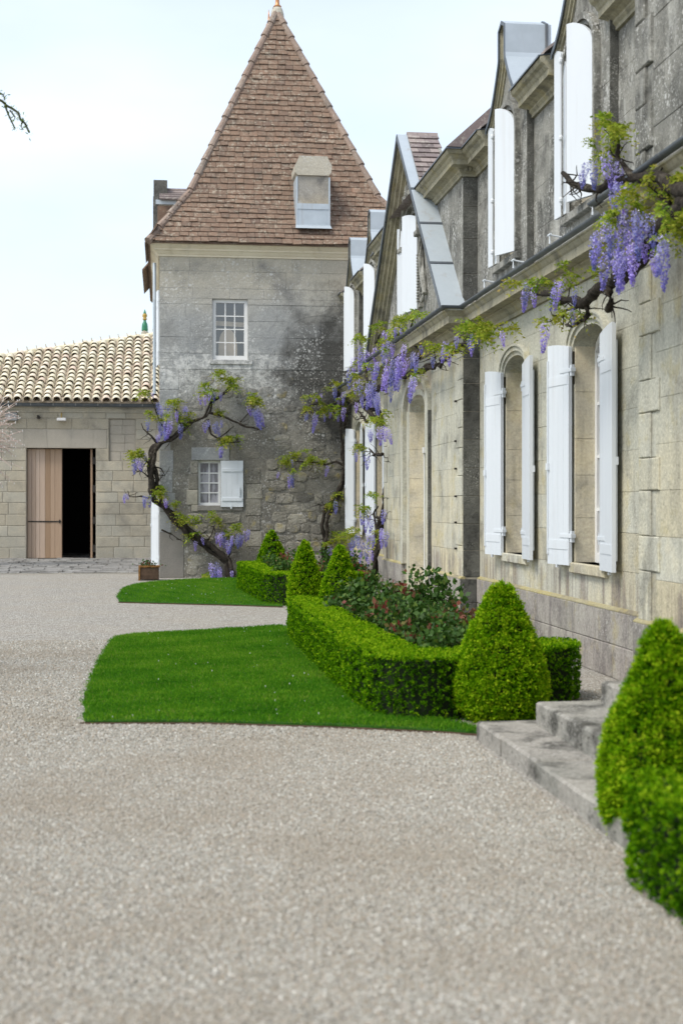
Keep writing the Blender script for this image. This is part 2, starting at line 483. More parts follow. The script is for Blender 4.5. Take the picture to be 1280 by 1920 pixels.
M['rose_leaf'] = leaf_mat('rose_leaf', ((0.0, (0.02, 0.06, 0.008)), (0.5, (0.055, 0.125, 0.018)), (0.72, (0.14, 0.21, 0.03)), (0.82, (0.17, 0.10, 0.05)), (1.0, (0.20, 0.035, 0.03))), 0.25, 0.45, 0.2)
M['rose_stem'] = plain('rose_stem', (0.06, 0.065, 0.03), 0.7)
M['rose_bud'] = plain('rose_bud_red', (0.28, 0.01, 0.02), 0.55)


def bark():
    g = G('wisteria_bark')
    n = g.noise(12, 6, 0.7, None, 0.8)
    col = g.ramp(n, (0.3, (0.014, 0.011, 0.009)), (0.55, (0.045, 0.038, 0.03)), (0.72, (0.14, 0.125, 0.10)))
    return g.done(col, 0.95, g.bump(n, 0.9, 0.04), 0, 0.15)


M['bark'] = bark()
M['twig'] = plain('pale_pink_twig', (0.60, 0.47, 0.40), 0.6, 0, 0.3)
M['larch'] = leaf_mat('larch_needle', ((0.0, (0.10, 0.18, 0.04)), (1.0, (0.28, 0.38, 0.10))), 0.2, 0.6)

# ------------------------------------------------------------------ mesh helpers
def FX(xw):
    return lambda a, b, o: (xw - o, a, b)


def FY(yw):
    return lambda a, b, o: (a, yw - o, b)


def IDT(a, b, o):
    return (a, b, o)


class MB:
    def __init__(s, T=IDT):
        s.v, s.f, s.T = [], [], T

    def add(s, pts, faces):
        k = len(s.v)
        s.v += [s.T(*p) for p in pts]
        s.f += [tuple(i + k for i in fc) for fc in faces]

    def box(s, a0, a1, b0, b1, o0, o1):
        p = [(a, b, o) for o in (o0, o1) for b in (b0, b1) for a in (a0, a1)]
        s.add(p, [(0, 2, 3, 1), (4, 5, 7, 6), (0, 1, 5, 4), (2, 6, 7, 3), (0, 4, 6, 2), (1, 3, 7, 5)])
        return s

    def block(s, a0, a1, b0, b1, o0, o1, ch=0.006, jit=0.0):
        j = lambda: rnd.uniform(-jit, jit)
        p = [(a0, b0, o0), (a1, b0, o0), (a1, b1, o0), (a0, b1, o0),
             (a0, b0, o1 - ch), (a1, b0, o1 - ch), (a1, b1, o1 - ch), (a0, b1, o1 - ch)]
        p += [(a0 + ch, b0 + ch, o1 + j()), (a1 - ch, b0 + ch, o1 + j()), (a1 - ch, b1 - ch, o1 + j()), (a0 + ch, b1 - ch, o1 + j())]
        f = [(0, 3, 2, 1)]
        for i in range(4):
            k = (i + 1) % 4
            f += [(i, k, 4 + k, 4 + i), (4 + i, 4 + k, 8 + k, 8 + i)]
        f.append((8, 9, 10, 11))
        s.add(p, f)
        return s

    def prism(s, poly, o0, o1, ch=0.0):
        n = len(poly)
        p = [(a, b, o0) for a, b in poly] + [(a, b, o1) for a, b in poly]
        s.add(p, [tuple(range(n))[::-1], tuple(range(n, 2 * n))] + [(i, (i + 1) % n, n + (i + 1) % n, n + i) for i in range(n)])
        return s

    def ring(s, A, B, o0, o1):
        """solid strip between two open polylines of equal length"""
        n = len(A)
        p = [(a, b, o0) for a, b in A] + [(a, b, o0) for a, b in B] + [(a, b, o1) for a, b in A] + [(a, b, o1) for a, b in B]
        f = []
        for i in range(n - 1):
            f += [(i, i + 1, n + i + 1, n + i), (2 * n + i, 3 * n + i, 3 * n + i + 1, 2 * n + i + 1),
                  (i, 2 * n + i, 2 * n + i + 1, i + 1), (n + i, n + i + 1, 3 * n + i + 1, 3 * n + i)]
        f += [(0, n, 3 * n, 2 * n), (n - 1, 3 * n - 1, 4 * n - 1, 2 * n - 1)]
        s.add(p, f)
        return s

    def tube(s, pts, radii, n=7, cap=True):
        pts = [Vector(p) for p in pts]
        if not isinstance(radii, (list, tuple)):
            radii = [radii] * len(pts)
        base = len(s.v)
        up = Vector((0.13, 0.27, 0.95))
        ringsv = []
        for i, p in enumerate(pts):
            d = (pts[min(i + 1, len(pts) - 1)] - pts[max(i - 1, 0)])
            if d.length < 1e-9:
                d = Vector((0, 0, 1))
            d.normalize()
            u = d.cross(up)
            if u.length < 0.05:
                u = d.cross(Vector((1, 0, 0)))
            u.normalize()
            w = d.cross(u)
            ringsv.append([tuple(p + (u * math.cos(2 * math.pi * k / n) + w * math.sin(2 * math.pi * k / n)) * radii[i]) for k in range(n)])
        p = [q for r_ in ringsv for q in r_]
        f = []
        for i in range(len(pts) - 1):
            for k in range(n):
                f.append((i * n + k, i * n + (k + 1) % n, (i + 1) * n + (k + 1) % n, (i + 1) * n + k))
        if cap:
            f.append(tuple(range(n))[::-1])
            f.append(tuple(range((len(pts) - 1) * n, len(pts) * n)))
        s.add(p, f)
        return s

    def lathe(s, prof, c, n=14):
        p = []
        for r_, z in prof:
            for k in range(n):
                p.append((c[0] + r_ * math.cos(2 * math.pi * k / n), c[1] + r_ * math.sin(2 * math.pi * k / n), c[2] + z))
        f = []
        m = len(prof)
        for i in range(m - 1):
            for k in range(n):
                f.append((i * n + k, i * n + (k + 1) % n, (i + 1) * n + (k + 1) % n, (i + 1) * n + k))
        f.append(tuple(range(n))[::-1])
        f.append(tuple(range((m - 1) * n, m * n)))
        s.add(p, f)
        return s

    def sweep(s, path, prof, close=True):
        """extrude a (out, z) profile along a plan path with mitred corners; out is to the left of travel"""
        P = [Vector((x, y)) for x, y in path]
        N = []
        for i in range(len(P)):
            ns = []
            if i > 0:
                d = (P[i] - P[i - 1]).normalized()
                ns.append(Vector((-d.y, d.x)))
            if i < len(P) - 1:
                d = (P[i + 1] - P[i]).normalized()
                ns.append(Vector((-d.y, d.x)))
            m = ns[0] if len(ns) == 1 else (ns[0] + ns[1]) / (1 + ns[0].dot(ns[1]))
            N.append(m)
        k = len(prof)
        pts = [(P[i].x + N[i].x * o, P[i].y + N[i].y * o, z) for i in range(len(P)) for o, z in prof]
        f = []
        for i in range(len(P) - 1):
            for j in range(k if close else k - 1):
                j2 = (j + 1) % k
                f.append((i * k + j, i * k + j2, (i + 1) * k + j2, (i + 1) * k + j))
        if close:
            f.append(tuple(range(k)))
            f.append(tuple(range((len(P) - 1) * k, len(P) * k))[::-1])
        s.add(pts, f)
        return s

    def mesh(s, name, off=(0, 0, 0)):
        me = bpy.data.meshes.new(name)
        ox, oy, oz = off
        me.from_pydata([(x - ox, y - oy, z - oz) for x, y, z in s.v], [], s.f)
        bm = bmesh.new()
        bm.from_mesh(me)
        bmesh.ops.recalc_face_normals(bm, faces=bm.faces)
        bm.to_mesh(me)
        bm.free()
        return me

    def build(s, name, mat, parent=None, smooth=False, kind=None):
        off = wloc(parent)
        me = s.mesh(name, off)
        return link(name, me, mat, parent, (0, 0, 0), smooth, kind)


def wloc(o):
    v = Vector((0, 0, 0))
    while o is not None:
        v += Vector(o.location)
        o = o.parent
    return v


def link(name, me, mat=None, parent=None, loc=(0, 0, 0), smooth=False, kind=None):
    o = bpy.data.objects.new(name, me)
    COL.objects.link(o)
    if mat is not None and not me.materials:
        me.materials.append(mat)
    if smooth:
        me.polygons.foreach_set('use_smooth', [True] * len(me.polygons))
    o.parent = parent
    o.location = loc
    if kind:
        o['kind'] = kind
    return o


def thing(name, label, cat, loc=(0, 0, 0), group=None):
    o = bpy.data.objects.new(name, None)
    o.empty_display_size = 0.2
    COL.objects.link(o)
    o.location = loc
    o['label'] = label
    o['category'] = cat
    if group:
        o['group'] = group
    return o


def tag(o, label=None, cat=None, group=None, kind=None):
    if label:
        o['label'] = label
    if cat:
        o['category'] = cat
    if group:
        o['group'] = group
    if kind:
        o['kind'] = kind
    return o


def free_spans(a0, a1, b0, b1, ops):
    sp = [(a0, a1)]
    for (p0, p1, q0, q1) in ops:
        if q0 < b1 - 0.01 and q1 > b0 + 0.01:
            nx = []
            for (x, y) in sp:
                if p1 <= x or p0 >= y:
                    nx.append((x, y))
                else:
                    if p0 - x > 0.03:
                        nx.append((x, p0))
                    if y - p1 > 0.03:
                        nx.append((p1, y))
            sp = nx
    return sp


def core(mb, a0, a1, b0, b1, o0, o1, ops):
    cuts = sorted({a0, a1, *[min(max(x, a0), a1) for o in ops for x in o[:2]]})
    for x0, x1 in zip(cuts, cuts[1:]):
        if x1 - x0 < 1e-4:
            continue
        sp = [(b0, b1)]
        for (p0, p1, q0, q1) in ops:
            if p0 < x1 - 1e-4 and p1 > x0 + 1e-4:
                nx = []
                for (u, v) in sp:
                    if q1 <= u or q0 >= v:
                        nx.append((u, v))
                    else:
                        if q0 - u > 1e-3:
                            nx.append((u, q0))
                        if v - q1 > 1e-3:
                            nx.append((q1, v))
                sp = nx
        for (u, v) in sp:
            mb.box(x0, x1, u, v, o0, o1)


def ashlar(parent, name, T, a0, a1, levels, ln, ops, mat, o0=-0.02, o1=0.0, gap=0.004, ch=0.005, jit=0.0015, seed=1):
    """a wall face laid block by block; levels are the bed joints"""
    rr = random.Random(seed)
    out = []
    for b0, b1 in zip(levels, levels[1:]):
        subs = sorted({b0, b1, *[q for o in ops for q in o[2:] if b0 + 0.05 < q < b1 - 0.05 and o[0] < a1 and o[1] > a0]})
        for c0, c1 in zip(subs, subs[1:]):
            for (x, y) in free_spans(a0, a1, c0, c1, ops):
                k = max(1, round((y - x) / rr.uniform(*ln)))
                cut = [x] + sorted(x + (y - x) * (i + rr.uniform(-0.22, 0.22)) / k for i in range(1, k)) + [y]
                for u, v in zip(cut, cut[1:]):
                    mb = MB(T)
                    g2 = (gap(b0) if callable(gap) else gap) / 2
                    mb.block(u + g2, v - g2, c0 + g2, c1 - g2, o0, o1 + rr.uniform(-1, 1) * jit, ch, jit)
                    out.append(mb.build(name, mat, parent))
    return out


def arch_pts(ac, half, zs, rise, n=14):
    out = []
    for i in range(n + 1):
        t = math.pi * (1 - i / n)
        out.append((ac + half * math.cos(t), zs + rise * math.sin(t) ** 0.85))
    return out


def offset_line(P, d):
    out = []
    for i, p in enumerate(P):
        a = Vector(P[max(i - 1, 0)])
        b = Vector(P[min(i + 1, len(P) - 1)])
        t = (b - a).normalized()
        out.append((p[0] - t.y * d, p[1] + t.x * d))
    return out


def leaf_mesh(name, pts, nrm, size, tone, rng, aspect=0.55, lift=0.5, fold=False):
    """many small leaves as one mesh; pts (n,3), nrm (n,3) outward, size (n,), tone (n,)"""
    n = len(pts)
    rv = rng.normal(size=(n, 3))
    ax = nrm * lift + rv * 0.75
    ax /= np.linalg.norm(ax, axis=1, keepdims=True) + 1e-9
    rv2 = rng.normal(size=(n, 3))
    sd = np.cross(ax, rv2)
    sd /= np.linalg.norm(sd, axis=1, keepdims=True) + 1e-9
    L_ = size[:, None]
    W_ = size[:, None] * aspect * 0.5
    v = np.empty((n, 4, 3))
    v[:, 0] = pts
    v[:, 1] = pts + ax * L_ * 0.5 + sd * W_
    v[:, 2] = pts + ax * L_
    v[:, 3] = pts + ax * L_ * 0.5 - sd * W_
    me = bpy.data.meshes.new(name)
    me.vertices.add(n * 4)
    me.vertices.foreach_set('co', v.reshape(-1))
    me.loops.add(n * 4)
    me.loops.foreach_set('vertex_index', np.arange(n * 4, dtype=np.int32))
    me.polygons.add(n)
    me.polygons.foreach_set('loop_start', np.arange(0, n * 4, 4, dtype=np.int32))
    me.polygons.foreach_set('loop_total', np.full(n, 4, dtype=np.int32))
    at = me.attributes.new('tone', 'FLOAT', 'FACE')
    at.data.foreach_set('value', np.clip(tone, 0, 1).astype(np.float32))
    me.update(calc_edges=True)
    return me

# ================================================================== setting: ground
mb = MB()
mb.add([(-150, -60, 0), (150, -60, 0), (150, 260, 0), (-150, 260, 0)], [(0, 1, 2, 3)])
tag(mb.build('ground', M['gravel']), kind='structure')

# ================================================================== the manor house
XW, XA, XP = 4.03, 3.81, 3.83          # recessed wall, central pavilion, near pavilion
YP, YA0, YA1, YT = 11.1, 17.85, 24.27, 30.3
house = thing('manor_house', 'long grey limestone manor house with white shutters, dormers and a steep stone gable', 'house', (6.0, 17.0, 0.0))
rr = random.Random(11)
fine_joint = lambda z: 0.0035 if z < 1.65 else 0.0018
LEV = [0.62, 0.96, 1.30, 1.66, 2.02, 2.38, 2.74, 3.10, 3.42, 3.70]
WIN = [13.12, 15.95, 26.08, 29.0]
HALF, ZS0, ZSP, RISE = 0.5, 0.98, 3.06, 0.2
AX0, AX1 = 3.42, 3.72                 # top of arch surround / top of wall
win_ops, core_ops = [], []
for c in WIN:
    win_ops += [(c - HALF, c + HALF, ZS0, ZSP), (c - HALF - 0.14, c + HALF + 0.14, ZSP, AX0)]
    core_ops += [(c - HALF, c + HALF, ZS0, ZSP + RISE)]

# backing walls
mb = MB(FX(XW))
core(mb, YP - 0.3, YA0, 0.0, 6.0, -0.42, -0.010, [o for o in core_ops if o[0] < YA0])
mb.build('wall_core', M['joint'], house)
mb = MB(FX(XW))
core(mb, YA1, YT + 0.05, 0.0, 6.0, -0.42, -0.010, [o for o in core_ops if o[0] > YA1])
mb.build('wall_core', M['joint'], house)
mb = MB(FX(XA))
DOOR = (20.42, 21.72, 0.16, 3.18)
core(mb, YA0, YA1, 0.0, 6.0, -0.42, -0.010, [DOOR, (20.58, 21.52, 4.35, 5.75)])
mb.build('wall_core', M['joint'], house)
mb = MB(FX(XP))
core(mb, -4.0, YP, 0.0, 6.6, -0.6, -0.010, [])
mb.build('wall_core', M['joint'], house)

# ashlar faces, one object per stone
ashlar(house, 'stone_block', FX(XW), YP + 0.02, YA0 - 0.004, LEV, (0.62, 0.95), win_ops, M['wall'], gap=fine_joint, ch=0.0025, jit=0.0012, seed=3)
ashlar(house, 'stone_block', FX(XW), YA1 + 0.004, YT, LEV, (0.75, 1.1), win_ops, M['wall'], gap=fine_joint, ch=0.0025, jit=0.0012, seed=5)
a_ops = [(20.0, 22.28, 0.0, 3.55)]
ashlar(house, 'stone_block', FX(XA), YA0 + 0.32, YA1 - 0.30, LEV, (0.6, 0.9), a_ops, M['wall'], gap=fine_joint, ch=0.0025, jit=0.0012, seed=8)
ashlar(house, 'stone_block', FX(XP), 7.0, YP - 0.36, LEV, (0.6, 0.9), [], M['wall'], gap=fine_joint, ch=0.0025, jit=0.0012, seed=9)
# quoins: long and short stones at the pavilion corners, proud of the face
for (xw, yc, sg, seed) in ((XP, YP, -1, 2), (XA, YA1, -1, 4), (XA, YA0, 1, 6)):
    lv = [0.62, 1.02, 1.30, 1.66, 1.92, 2.28, 2.54, 2.90, 3.16, 3.44, 3.70]
    for i, (b0, b1) in enumerate(zip(lv, lv[1:])):
        w = 0.46 if i % 2 else 0.27
        o1 = 0.017 if seed != 6 else 0.008
        u0, u1 = sorted((yc - 0.002 * sg, yc + sg * w))
        q = MB(FX(xw))
        q.block(u0, u1, b0 + 0.003, b1 - 0.003, -0.03, o1, 0.008, 0.002)
        q.build('quoin_stone', M['wall'], house)
        if not i % 2:
            u0, u1 = sorted((yc + sg * (w + 0.004), yc + sg * 0.362))
            q = MB(FX(xw))
            q.block(u0, u1, b0 + 0.003, b1 - 0.003, -0.03, 0.0, 0.005, 0.001)
            q.build('stone_block', M['wall'], house)
# lichen covered return of the central pavilion, facing south
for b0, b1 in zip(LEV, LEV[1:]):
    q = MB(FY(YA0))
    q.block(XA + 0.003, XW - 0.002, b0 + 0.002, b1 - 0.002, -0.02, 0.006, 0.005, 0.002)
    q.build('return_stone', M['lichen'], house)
# plinth
PL = [0.0, 0.30, 0.60]
for xw, y0, y1, ops, seed in ((XW, YP + 0.06, YA0 - 0.06, [], 21), (XW, YA1 + 0.06, YT, [], 22), (XA, YA0 - 0.05, YA1 + 0.05, [(20.0, 22.28, 0, 3)], 23), (XP, 4.0, YP + 0.05, [], 24)):
    ashlar(house, 'plinth_stone', FX(xw), y0, y1, PL, (0.45, 0.75), ops, M['plinth'], -0.02, 0.05, 0.005, 0.006, 0.004, seed)
    q = MB(FX(xw))
    for s0, s1 in free_spans(y0, y1, 0.6, 0.64, ops):
        q.add([(s0, 0.601, -0.02), (s1, 0.601, -0.02), (s1, 0.601, 0.047), (s0, 0.601, 0.047), (s0, 0.63, -0.02), (s1, 0.63, -0.02), (s1, 0.612, 0.044), (s0, 0.612, 0.044), (s1, 0.635, 0.008), (s0, 0.635, 0.008)],
              [(0, 1, 2, 3), (3, 2, 6, 7), (7, 6, 8, 9), (9, 8, 5, 4), (0, 3, 7, 9, 4), (1, 5, 8, 6, 2)])
    q.build('plinth_cap', M['moss'], house)
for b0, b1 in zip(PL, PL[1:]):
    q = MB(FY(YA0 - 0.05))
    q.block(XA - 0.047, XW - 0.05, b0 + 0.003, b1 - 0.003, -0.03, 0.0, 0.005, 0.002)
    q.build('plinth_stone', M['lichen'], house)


def hood(parent, T, c, half, zs, rise, mat=M['wall']):
    a = arch_pts(c, half + 0.002, zs, rise)
    b = arch_pts(c, half + 0.055, zs, rise + 0.05)
    d = arch_pts(c, half + 0.115, zs, rise + 0.105)
    e = arch_pts(c, half + 0.135, zs, rise + 0.125)
    m = MB(T)
    m.ring(a, b, -0.02, 0.022)
    m.ring(b, d, -0.02, 0.045)
    m.ring(d, e, -0.02, 0.062)
    return m.build('arch_moulding', mat, parent)


def spandrel(parent, T, c, half, zs, rise, hout, ztop, o0, o1, mat):
    a = arch_pts(c, half, zs, rise)
    n = len(a)
    b = [(c - hout + 2 * hout * i / (n - 1), ztop) for i in range(n)]
    m = MB(T)
    m.ring(a, b, o0, o1)
    m.prism([(c - half, zs), (c - hout, ztop), (c - hout, zs)], o0, o1)
    m.prism([(c + half, zs), (c + hout, zs), (c + hout, ztop)], o0, o1)
    return m.build('arch_stone', mat, parent)


def leaf_shutter(parent, hinge, ang, w, z0, h_lo, h_hi, th=0.036, boards=4, round_top=False, hard=True, mat=None):
    """one shutter leaf of boards: hinge (x, y), direction ang (deg, 0 = +X, 90 = +Y); top rises from h_lo to h_hi at the free edge"""
    d = Vector((math.cos(R(ang)), math.sin(R(ang)), 0))
    nrm = Vector((-d.y, d.x, 0))
    T = lambda a, b, o: (hinge[0] + d.x * a + nrm.x * o, hinge[1] + d.y * a + nrm.y * o, b)
    top = lambda u: h_lo + (h_hi - h_lo) * (math.sin(min(1, max(0, u / w)) * math.pi / 2) ** (0.6 if round_top else 0.9))
    m = MB(T)
    bw = w / boards
    K = 10 if round_top else 4
    for i in range(boards):
        u0, u1 = i * bw + 0.0012, (i + 1) * bw - 0.0012
        pts = [(u0, z0), (u1, z0)] + [(u1 - (u1 - u0) * k / K, top(u1 - (u1 - u0) * k / K)) for k in range(K + 1)]
        m.prism(pts, -th / 2, th / 2)
    m.box(0.004, w - 0.004, z0 + 0.005, h_lo - 0.01, -th * 0.3, th * 0.3)
    leaf = m.build('shutter', mat or M['white'], parent)
    if hard:
        for zz in (z0 + 0.20, h_lo - 0.32):
            q = MB(T)
            for s in (-1, 1):
                q.box(0.03, w - 0.03, zz - 0.045, zz + 0.045, s * th / 2, s * (th / 2 + 0.005))
            q.build('batten', M['white'], leaf)
            q = MB(T)
            q.box(-0.07, 0.2, zz - 0.018 + 0.09, zz + 0.018 + 0.09, -th / 2 - 0.006, th / 2 + 0.006)
            q.tube([T(-0.03, zz + 0.04, 0), T(-0.03, zz + 0.15, 0)], 0.014, 6) if False else q.box(-0.06, -0.025, zz + 0.03, zz + 0.14, -0.017, 0.017)
            q.build('hinge', M['white'], leaf)
        q = MB(T)
        q.box(w - 0.035, w - 0.015, z0 + 0.1, h_lo - 0.1, th / 2, th / 2 + 0.016)
        q.box(w - 0.05, w + 0.0, z0 + 0.95, z0 + 1.02, th / 2, th / 2 + 0.022)
        q.box(w * 0.55, w * 0.6, z0 - 0.03, z0 + 0.05, -0.006, 0.02)
        q.build('bolt', M['white'], leaf)
    return leaf


# ground floor windows
for k, c in enumerate(WIN):
    T = FX(XW)
    spandrel(house, T, c, HALF, ZSP, RISE, HALF + 0.138, AX0, -0.415, -0.001, M['wall'])
    hood(house, T, c, HALF, ZSP, RISE)
    m = MB(T)                                                    # jamb linings of warmer stone
    for s in (-1, 1):
        lv = [ZS0, 1.42, 1.84, 2.2, 2.66, ZSP + 0.05]
        for b0, b1 in zip(lv, lv[1:]):
            u0, u1 = sorted((c + s * HALF, c + s * (HALF - 0.012)))
            m.block(u0, u1, b0 + 0.002, b1 - 0.002, -0.40, 0.0, 0.003)
    m.build('reveal_stone', M['reveal'], house)
    m = MB(T)
    m.block(c - HALF - 0.06, c + HALF + 0.06, ZS0 - 0.10, ZS0, -0.3, 0.045, 0.008)
    m.build('window_sill', M['wall'], house)
    fr = MB(T)
    f0, f1 = -0.27, -0.20
    top = arch_pts(c, HALF - 0.012, ZSP, RISE, 10)
    inn = arch_pts(c, HALF - 0.075, ZSP - 0.02, RISE - 0.03, 10)
    fr.ring(top, inn, f0, f1)
    fr.box(c - HALF + 0.012, c - HALF + 0.075, ZS0, ZSP, f0, f1)
    fr.box(c + HALF - 0.075, c + HALF - 0.012, ZS0, ZSP, f0, f1)
    fr.box(c - HALF + 0.075, c + HALF - 0.075, ZS0, ZS0 + 0.09, f0, f1)
    fr.box(c - 0.045, c + 0.045, ZS0 + 0.09, ZSP + RISE - 0.05, f0, f1 + 0.012)
    for zz in (1.5, 2.02, 2.54, 3.02):
        for s in (-1, 1):
            u0, u1 = sorted((c + s * 0.045, c + s * (HALF - 0.075)))
            fr.box(u0, u1, zz - 0.014, zz + 0.014, f0 + 0.01, f1 - 0.008)
    win = fr.build('window', M['frame'], house)
    zz = [ZS0 + 0.09, 1.486, 2.006, 2.526, 3.006]
    for s in (-1, 1):
        for z0, z1 in zip(zz, zz[1:]):
            u0, u1 = sorted((c + s * 0.045, c + s * (HALF - 0.075)))
            q = MB(T)
            q.box(u0, u1, z0, z1 + 0.0, f0 + 0.02, f0 + 0.026)
            q.build('pane', M['glass'], win)
    w = 0.5
    near_ang, far_ang = ((-95, 99), (-95, 99), (-96, 101), (-97, 102))[k]
    leaf_shutter(house, (XW - 0.045, c - HALF + 0.0), near_ang, w, ZS0 - 0.03, ZSP + 0.045, ZSP + 0.10)
    leaf_shutter(house, (XW - 0.045, c + HALF - 0.0), far_ang, w, ZS0 - 0.03, ZSP + 0.045, ZSP + 0.10)
    # cast shutter dog on the wall beyond the far leaf
    q = MB(T)
    yy = c + HALF + w + 0.03
    zc = 1.72
    q.tube([(XW, yy, zc + 0.1), (XW - 0.06, yy, zc + 0.1), (XW - 0.07, yy + 0.05, zc + 0.1)], 0.012, 5) if False else None
    q.box(yy - 0.01, yy + 0.045, zc + 0.06, zc + 0.1, 0.0, 0.06)
    q.box(yy - 0.0, yy + 0.05, zc - 0.1, zc + 0.07, 0.03, 0.06)
    q.box(yy - 0.025, yy + 0.07, zc - 0.02, zc + 0.03, 0.035, 0.055)
    q.build('shutter_dog', M['white'], house)

# central door bay: raised arch, blind recess, inner arch and door
T = FX(XA)
DC = 21.07
o_out = arch_pts(DC + 0.07, 1.14, 2.92, 0.62)
o_in = arch_pts(DC + 0.07, 0.98, 2.92, 0.52)
m = MB(T)
m.ring(o_out, o_in, -0.02, 0.055)
for s in (-1, 1):
    u0, u1 = sorted((DC + 0.07 + s * 1.14, DC + 0.07 + s * 0.98))
    m.box(u0, u1, 0.62, 2.92, -0.02, 0.055)
m.build('arch_moulding', M['wall'], house)
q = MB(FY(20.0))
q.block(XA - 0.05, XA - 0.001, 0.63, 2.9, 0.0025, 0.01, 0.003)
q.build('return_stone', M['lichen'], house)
spandrel(house, T, DC, 0.65, 2.98, 0.22, 0.97, 3.50, -0.41, -0.012, M['wall'])
m = MB(T)
i1 = arch_pts(DC, 0.65, 2.98, 0.22)
i2 = arch_pts(DC, 0.73, 2.98, 0.30)
m.ring(i1, i2, -0.02, 0.02)
for s in (-1, 1):
    u0, u1 = sorted((DC + s * 0.65, DC + s * 0.73))
    m.box(u0, u1, 0.16, 2.98, -0.02, 0.02)
m.build('arch_moulding', M['wall'], house)
m = MB(T)
m.block(DC - 0.97, DC - 0.735, 0.0, 3.0, -0.05, -0.004, 0.004)
m.block(DC + 0.735, DC + 1.04, 0.0, 3.0, -0.05, -0.004, 0.004)
m.build('door_pier', M['wall'], house)
m = MB(T)
lv = [0.16, 0.6, 1.05, 1.5, 1.95, 2.4, 2.98]
for s in (-1, 1):
    for b0, b1 in zip(lv, lv[1:]):
        u0, u1 = sorted((DC + s * 0.65, DC + s * 0.636))
        m.block(u0, u1, b0 + 0.002, b1 - 0.002, -0.40, 0.015, 0.003)
m.build('reveal_stone', M['reveal'], house)
m = MB(T)
for k in range(2):
    y0 = DC - 0.63 + k * 0.63
    m.box(y0 + 0.004, y0 + 0.626, 0.18, 2.98, -0.36, -0.30)
    for z0, z1 in ((0.3, 1.0), (1.15, 2.0), (2.1, 2.85)):
        m.block(y0 + 0.1, y0 + 0.53, z0, z1, -0.30, -0.285, 0.012)
m.ring(arch_pts(DC, 0.63, 2.98, 0.2), [(DC - 0.63 + 1.26 * i / 14, 2.985) for i in range(15)], -0.36, -0.31)
dr = m.build('door', M['frame'], house)
m = MB(T)
m.box(DC - 0.09, DC - 0.06, 1.2, 1.24, -0.285, -0.22)
m.build('handle', M['iron'], dr)
m = MB(T)
m.block(DC - 0.9, DC + 0.9, 0.0, 0.16, -0.35, 0.28, 0.012)
m.build('door_step', M['step'], house)
# white electric cable and little box beside the door
q = MB()
q.tube([(XA - 0.03, DC - 0.70, 0.2), (XA - 0.03, DC - 0.70, 1.7), (XA - 0.035, DC - 0.702, 2.35)], 0.011, 5)
q.box(XA - 0.06, XA - 0.005, DC - 0.78, DC - 0.70, 2.3, 2.38)
q.build('cable', M['cable'], house)
# small iron shutter stops on the pavilion wall
for zz in (0.98, 1.32, 1.66, 2.02, 2.38, 2.9):
    q = MB(FX(XA))
    q.box(18.2, 18.25, zz - 0.015, zz + 0.01, 0.0, 0.03)
    q.build('iron_stub', M['iron'], house)

# eaves cornice and gutter
path = [(XP, -4.0), (XP, YP), (XW, YP), (XW, YA0), (XA, YA0), (XA, YA1), (XW, YA1), (XW, YT)]
prof = [(-0.02, 3.70), (0.035, 3.70), (0.035, 3.745), (0.06, 3.765), (0.085, 3.80), (0.12, 3.815), (0.12, 3.835), (0.235, 3.84), (0.235, 3.925), (0.25, 3.94), (0.275, 3.975), (0.29, 3.985), (0.29, 4.0), (-0.02, 4.03)]
m = MB()
m.sweep(path, prof)
m.build('eaves_cornice', M['cornice'], house)
gp = []
for i in range(9):
    t = math.pi * i / 8
    gp.append((0.272 - 0.04 * math.cos(t) + 0.03, 4.045 - 0.034 * math.sin(t)))
gp += [(0.335, 4.05), (0.27, 4.052)]
m = MB()
m.sweep(path, gp)
m.build('gutter', M['gutter'], house)
# lead apron on top of the cornice
m = MB()
m.sweep(path, [(-0.02, 4.034), (0.24, 4.006), (0.24, 4.012), (-0.02, 4.04)])
m.build('cornice_flashing', M['zinc'], house)

# ------------------------------------------------------------------ attic storey
XD = 4.0
ALV = [4.04, 4.5, 4.95, 5.36, 5.74]
DORM = [(12.98, 0), (15.86, 0), (26.3, 1), (29.1, 1)]
dops = [(c - 0.8, c + 0.8, 4.0, 6.2) for c, _ in DORM]
m = MB(FX(XD))
core(m, YP, YA0, 4.0, 6.0, -0.4, -0.010, [(c - 0.43, c + 0.43, 4.35, 5.98) for c, _ in DORM])
core(m, YA1, YT, 4.0, 6.0, -0.4, -0.010, [(c - 0.43, c + 0.43, 4.35, 5.98) for c, _ in DORM])
ashlar(house, 'attic_stone', FX(XD), YP + 0.01, YA0, ALV, (0.7, 1.2), dops, M['attic'], o1=0.0, gap=0.0015, ch=0.0015, jit=0.0005, seed=31)
ashlar(house, 'attic_stone', FX(XD), YA1, YT, ALV, (0.8, 1.3), dops, M['attic'], gap=0.0015, ch=0.0015, jit=0.0005, seed=32)
ashlar(house, 'attic_stone', FX(XA), YA0 + 0.004, 20.1, ALV, (0.7, 1.1), [], M['attic'], gap=0.0015, ch=0.0015, jit=0.0005, seed=33)
ashlar(house, 'attic_stone', FX(XA), 22.1, YA1, ALV, (0.7, 1.1), [], M['attic'], gap=0.0015, ch=0.0015, jit=0.0005, seed=34)
ashlar(house, 'attic_stone', FX(XP - 0.02), 8.5, YP - 0.36, [4.04, 4.5, 4.95, 5.36, 5.8, 6.3, 6.6], (0.7, 1.1), [], M['attic'], gap=0.003, seed=35)
